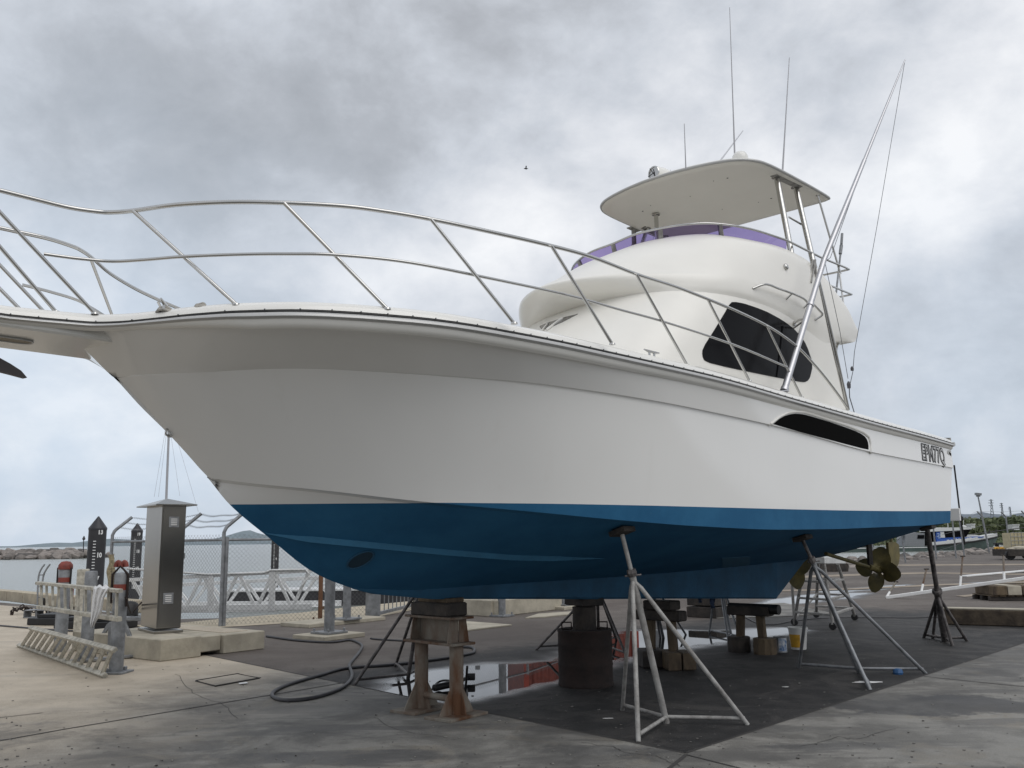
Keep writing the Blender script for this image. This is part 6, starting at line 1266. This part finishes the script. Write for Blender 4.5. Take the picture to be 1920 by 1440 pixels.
# grey work barge left of it
bg_ = thing('work_barge', 'dark low work barge with grey deckhouse partly behind the stern stand', 'barge', atY(1650, 1034, 180)); Q_ = lambda x, y, d=0: atY(x, y, 180)+np.array([0, d, 0])
def slabq(name, pts, d0, d1, m_): return obj(name, MB().prism([Q_(x, y, d0) for x, y in pts], np.array([0, 1., 0]), d1-d0), m_, bg_)
slabq('hull', [(1500, 1040), (1500, 1029), (1690, 1024), (1738, 1025), (1740, 1038), (1690, 1040)], 0, 7, 'teal'); slabq('deckhouse', [(1700, 1025), (1702, 1003), (1722, 998), (1738, 1000), (1738, 1025)], 1, 5, 'galv')
slabq('wheelhouse_window', [(1724, 1010), (1725, 1003), (1737, 1003), (1737, 1010)], .9, 1.1, 'blackgloss'); obj('crane_post', MB().tube([Q_(1703, 1025, 2), Q_(1700, 1002, 2), Q_(1690, 1012, 2)], .25, 6), 'galv', bg_); slabq('deck_stripe', [(1500, 1030.5), (1500, 1029), (1690, 1026), (1738, 1025.4), (1738, 1027)], -.1, .1, 'galu')
slabq('deck_load', [(1560, 1029), (1565, 1020), (1600, 1019), (1606, 1024), (1640, 1022), (1644, 1026)], 1, 4, 'wooddk')
mb = MB()
for k, (x, y, lab, hh_) in enumerate([(1580, 1067, 'low dark skip standing at the rocks behind the work platform', 1)]):
    a, b_ = atY(1540, 1067, 40), atY(1590, 1065, 40); a[2] = b_[2] = 0; one('steel_skip', MB().prism([a, b_, b_+EZ*.25+np.array([.05, 0, 0]), b_+EZ*.34, a+EZ*.40], np.array([0, 1., 0]), 1.2), 'wooddk', lab, 'skip')
# fence posts along the quay edge at right
rf = thing('quay_fence', 'line of slim cranked fence posts with wires along the rocky quay edge', 'fence', (25, 60, 0)); tipr = []
for (xb, yb, xt, yt, arm) in [(1640, 1062, 1633, 1000, 0), (1698, 1055, 1692, 1012, 0), (1756, 1049, 1749.5, 984, 1), (1793, 1047, 1785.5, 975, 1), (1808, 1042, 1799, 975, 0), (1855, 1036, 1841, 968, 1), (1893, 1032, 1886, 969, 1), (1933, 1029, 1924, 967, 1)]:
    Y = G(xb, yb)[1]; p0, p1 = atY(xb, yb, Y), atY(xt, yt, Y); pl_ = [p0, p1]
    if arm: pl_.append(atY(xt-9, yt-9, Y))
    obj('post', MB().tube(pl_, .045*Y/60+.005, 6), 'galv', rf); tipr.append((p1, pl_[-1]))
for f_ in (0, .25, .55): obj('fence_wire', MB().tube([a-EZ*f_*3 for a, b_ in tipr[2:]], .010, 4), 'wire', rf)
for f_ in (.5, 1.): obj('fence_wire', MB().tube([a+(b_-a)*f_ for a, b_ in tipr[2:]], .010, 4), 'wire', rf)
# jetty hand rail, huts
jt = thing('jetty_rail', 'dark sloping jetty handrail beyond the police launch', 'railing', atY(1860, 1010, 230)); obj('rail', MB().tube([atY(1818, 1002.5, 230), atY(1925, 988.5, 230)], .12, 5), 'pile', jt)
for x in (1855.5, 1868, 1900): obj('rail_post', MB().tube([atY(x, 1003, 230), atY(x, 992, 230)], .12, 5), 'pile', jt)
for (x, y, w_, hh_, lab) in ((1900, 987, 13, 5, 'small pale hut among the mangroves at the right edge'), (1820, 985, 8, 4, 'tiny pale roofed hut behind the launch radar')):
    a, b_ = atY(x-w_/2, y, 320), atY(x+w_/2, y, 320); hz_ = hh_/F*320; t = thing('shore_hut', lab, 'hut', (a[0], 320, a[2]-3)); obj('wall', MB().beam(a-EZ*hz_*.5, b_-EZ*hz_*.5, 3, hz_*1.6), 'galu', t); obj('roof', MB().beam(a+EZ*hz_*.5, b_+EZ*hz_*.5, 4, .25), 'white', t)
# caged liquid tote, yellow frame, flatbed
Yt = 56; tt = thing('caged_tote', 'cream plastic tank in a wire cage at the right edge', 'tank', atY(1910, 1030, Yt)); a, b_ = atY(1897, 1028, Yt), atY(1932, 1029, Yt); mid = (a+b_)/2; hz_ = (1028-999)/F*Yt; wd_ = b_[0]-a[0]
M['tote'] = mat('cream_plastic', (.52, .45, .28), .5, var=.12)
obj('tank', MB().box(mid+EZ*hz_/2+np.array([0, .5, 0]), (wd_*.97, .95, hz_*.97)), 'tote', tt)
for k in range(6): x_ = a[0]+wd_*k/5; obj('cage_bar', MB().tube([(x_, Yt-.02, mid[2]), (x_, Yt-.02, mid[2]+hz_)], .014, 5), 'galv', tt)
for k in range(5): obj('cage_bar', MB().tube([(a[0], Yt-.03, mid[2]+hz_*k/4), (b_[0], Yt-.03, mid[2]+hz_*k/4)], .014, 5), 'galv', tt)
fb = thing('flatbed_trailer', 'dark flatbed trailer loaded with pale scrap under the caged tank', 'trailer', atY(1900, 1046, Yt-1)); obj('bed', MB().beam(atY(1877, 1036, Yt-1), atY(1960, 1036, Yt-1), 2, .40), 'wooddk', fb); obj('load', MB().add(*rock_mesh(atY(1895, 1031, Yt-1), .35, 44, .4)).add(*rock_mesh(atY(1912, 1030, Yt-1), .45, 45, .4)), 'concb', fb)
for x in (1884, 1915): obj('wheel', MB().lathe([(.05, -.1), (.28, -.1), (.30, 0), (.28, .1), (.05, .1)], np.array([atY(x, 1040, Yt-1)[0], Yt-1.6, .30]), 14, axis=(0, 1, 0)), 'black', fb, smooth=True)
yf = thing('yellow_rack', 'small yellow pipe rack left of the caged tank', 'rack', atY(1873, 1034, 64))
for (x0, x1_) in ((1866, 1870.5), (1876, 1880.5)): obj('hoop', MB().tube([atY(x, y, 64) for x, y in ((x0, 1034), (x0, 1027), (x1_, 1026.5), (x1_, 1034))], .09, 6), 'yel', yf)
obj('top_bar', MB().beam(atY(1864, 1031, 64.3), atY(1884, 1030, 64.3), .1, .12), 'yel', yf)
one('black_bench', MB().beam(atY(1867, 1019.5, 70), atY(1896, 1019.5, 70), .8, .14).beam(atY(1869, 1025, 70), atY(1869, 1019, 70), .1, .3).beam(atY(1893, 1025, 70), atY(1893, 1019, 70), .1, .3), 'black', 'flat black topped stand behind the yellow rack', 'stand')
# long white railing section lying across the yard, resting on a pallet
rs = thing('railing_section', 'long white painted railing section lying across the far yard', 'railing', G(1662, 1122)); e0 = G(1662, 1122)+EZ*.02; e1 = atY(1965, 1078, 21.0)
obj('main_beam', MB().beam(e0, e1, .10, .08), 'white', rs)
for (x, y, xt, yt) in ((1661, 1120, 1680, 1091), (1727, 1110, 1737, 1067), (1800, 1100, 1805, 1043), (1883, 1088, 1881, 1041)):
    f_ = (x-1662)/(1965-1662); Yb = e0[1]+(e1[1]-e0[1])*f_**1.0; Yb = e0[1]*e1[1]/(e1[1]+(e0[1]-e1[1])*f_) if True else Yb
    p0 = e0+(e1-e0)*np.clip((atY(x, y, Yb)[0]-e0[0])/(e1[0]-e0[0]), 0, 1); tp = atY(xt, yt, p0[1]+.25); obj('upright', MB().tube([p0, p0+(tp-p0)*.35], .028, 8), 'white', rs, smooth=True); obj('upright', MB().tube([p0+(tp-p0)*.33, tp], .022, 8), 'rust', rs, smooth=True); obj('end_cap', MB().box(tp, (.10, .05, .03)), 'wooddk', rs)
one('white_board', MB().beam(G(1806, 1082)+EZ*.03, G(1955, 1070)+EZ*.06, .25, .05), 'white', 'long white board lying on the asphalt beyond the railing section', 'board')
pt_ = thing('timber_pallet', 'pallet stacked with sawn timber blocks at the right edge', 'pallet', G(1900, 1130)); c = G(1905, 1127); ux = U2(np.array([1, -.05, 0])); uy = np.array([-ux[1], ux[0], 0])
for k in range(3): obj('bearer', MB().box(c+uy*(.1+.4*k)+EZ*.05, (1.1, .1, .10), x=ux), 'wooddk', pt_)
for k in range(6): obj('deck_board', MB().box(c+ux*(-.45+.18*k)+uy*.5+EZ*.115, (.14, 1.0, .022), x=ux), 'wood', pt_)
for k in range(3): one('timber_block', MB().box(c+ux*(-.33+.32*k)+uy*.45+EZ*.235, (.30, .95, .21), x=ux), 'concb' if k == 1 else 'wood', ['brown end-grain block at the left of the pallet load', 'pale end-grain block in the middle of the pallet load', 'brown end-grain block at the right of the pallet load'][k], 'block', 'timber blocks on the pallet')
one('timber_kerb', MB().beam(G(1776, 1171)+EZ*.13+np.array([.0, .1, 0]), G(2020, 1178)+EZ*.13+np.array([0, .1, 0]), .28, .25), 'kerbw', 'long dark timber kerb lying right of the thick dark stand', 'kerb')
one('timber_plank', MB().beam(G(1776, 1171)+EZ*.27+np.array([.0, .1, 0]), G(2020, 1178)+EZ*.27+np.array([0, .1, 0]), .26, .02), 'concb', 'pale plank capping the long timber kerb', 'plank')
# work platform under the stern
wp = thing('work_platform', 'aluminium work platform on castors behind the grey boat stand', 'work platform', G(1545, 1170)); f_ = [G(1490, 1173), G(1562, 1181), G(1603, 1163), G(1531, 1158)]
tY = [f_[0][1], f_[1][1], f_[2][1]-.2, f_[3][1]-.2]; tps = [atY(1508, 1056, 15.6), atY(1545, 1057, 15.4), atY(1570, 1056, 16.2), atY(1534, 1055, 16.3)]
for a, b_ in zip(f_, tps): obj('leg', MB().tube([a+EZ*.08, b_], .030, 8), 'galvpaint', wp, smooth=True)
obj('leg', MB().tube([f_[0]+EZ*.02, f_[0]+EZ*1.02], .026, 8), 'galvpaint', wp, smooth=True)
cp = sum(tps)/4; obj('platform', MB().box(cp+EZ*.05, (.62, .55, .12), x=U2(tps[2]-tps[0])*1), 'galu', wp)
for z_ in (.22, .45, .72): 
    for i, j in ((0, 1), (1, 2), (2, 3)):
        a = f_[i]+(tps[i]-f_[i])*z_; b_ = f_[j]+(tps[j]-f_[j])*z_; obj('tread' if i != 1 else 'rung', MB().beam(a, b_, .07, .035), 'galvpaint', wp)
obj('brace', MB().beam(f_[0]+EZ*.1, f_[3]+(tps[3]-f_[3])*.45, .03, .03), 'galvpaint', wp)
for p in f_: obj('castor', MB().lathe([(.02, -.02), (.06, -.02), (.06, .02), (.02, .02)], p+EZ*.06, 12, axis=(.7, .7, 0)), 'black', wp)
one('stacked_slab', MB().box(G(1327, 1160)+EZ*.30+np.array([.1, .4, 0]), (.62, .5, .16), x=EV).box(G(1327, 1160)+EZ*.10+np.array([.1, .4, 0]), (.64, .52, .2), x=EV), 'wooddk', 'two dark baulks stacked behind the third trestle', 'timber stack')
one('pale_ramp', MB().prism([G(x, y, .004) for x, y in ((1310, 1148), (1400, 1134), (1470, 1131), (1560, 1150), (1480, 1156), (1400, 1158), (1345, 1160))], EZ, .01), 'apron', 'pale concrete patch set in the asphalt beyond the keel', 'concrete')
# bird
bd = MB(); c = atY(986, 316, 60); bd.tube([c+np.array([-.14, 0, .0]), c, c+np.array([.17, .02, -.01])], [.02, .055, .01], 8)
for s_ in (-1, 1): bd.add([c+np.array([-.03, 0, .02]), c+np.array([.05, 0, .02]), c+np.array([.06, s_*.35, .06]), c+np.array([-.02, s_*.30, .07])], [(0, 1, 2, 3)])
one('flying_bird', bd, 'black', 'small dark bird flying high left of the hardtop', 'bird')
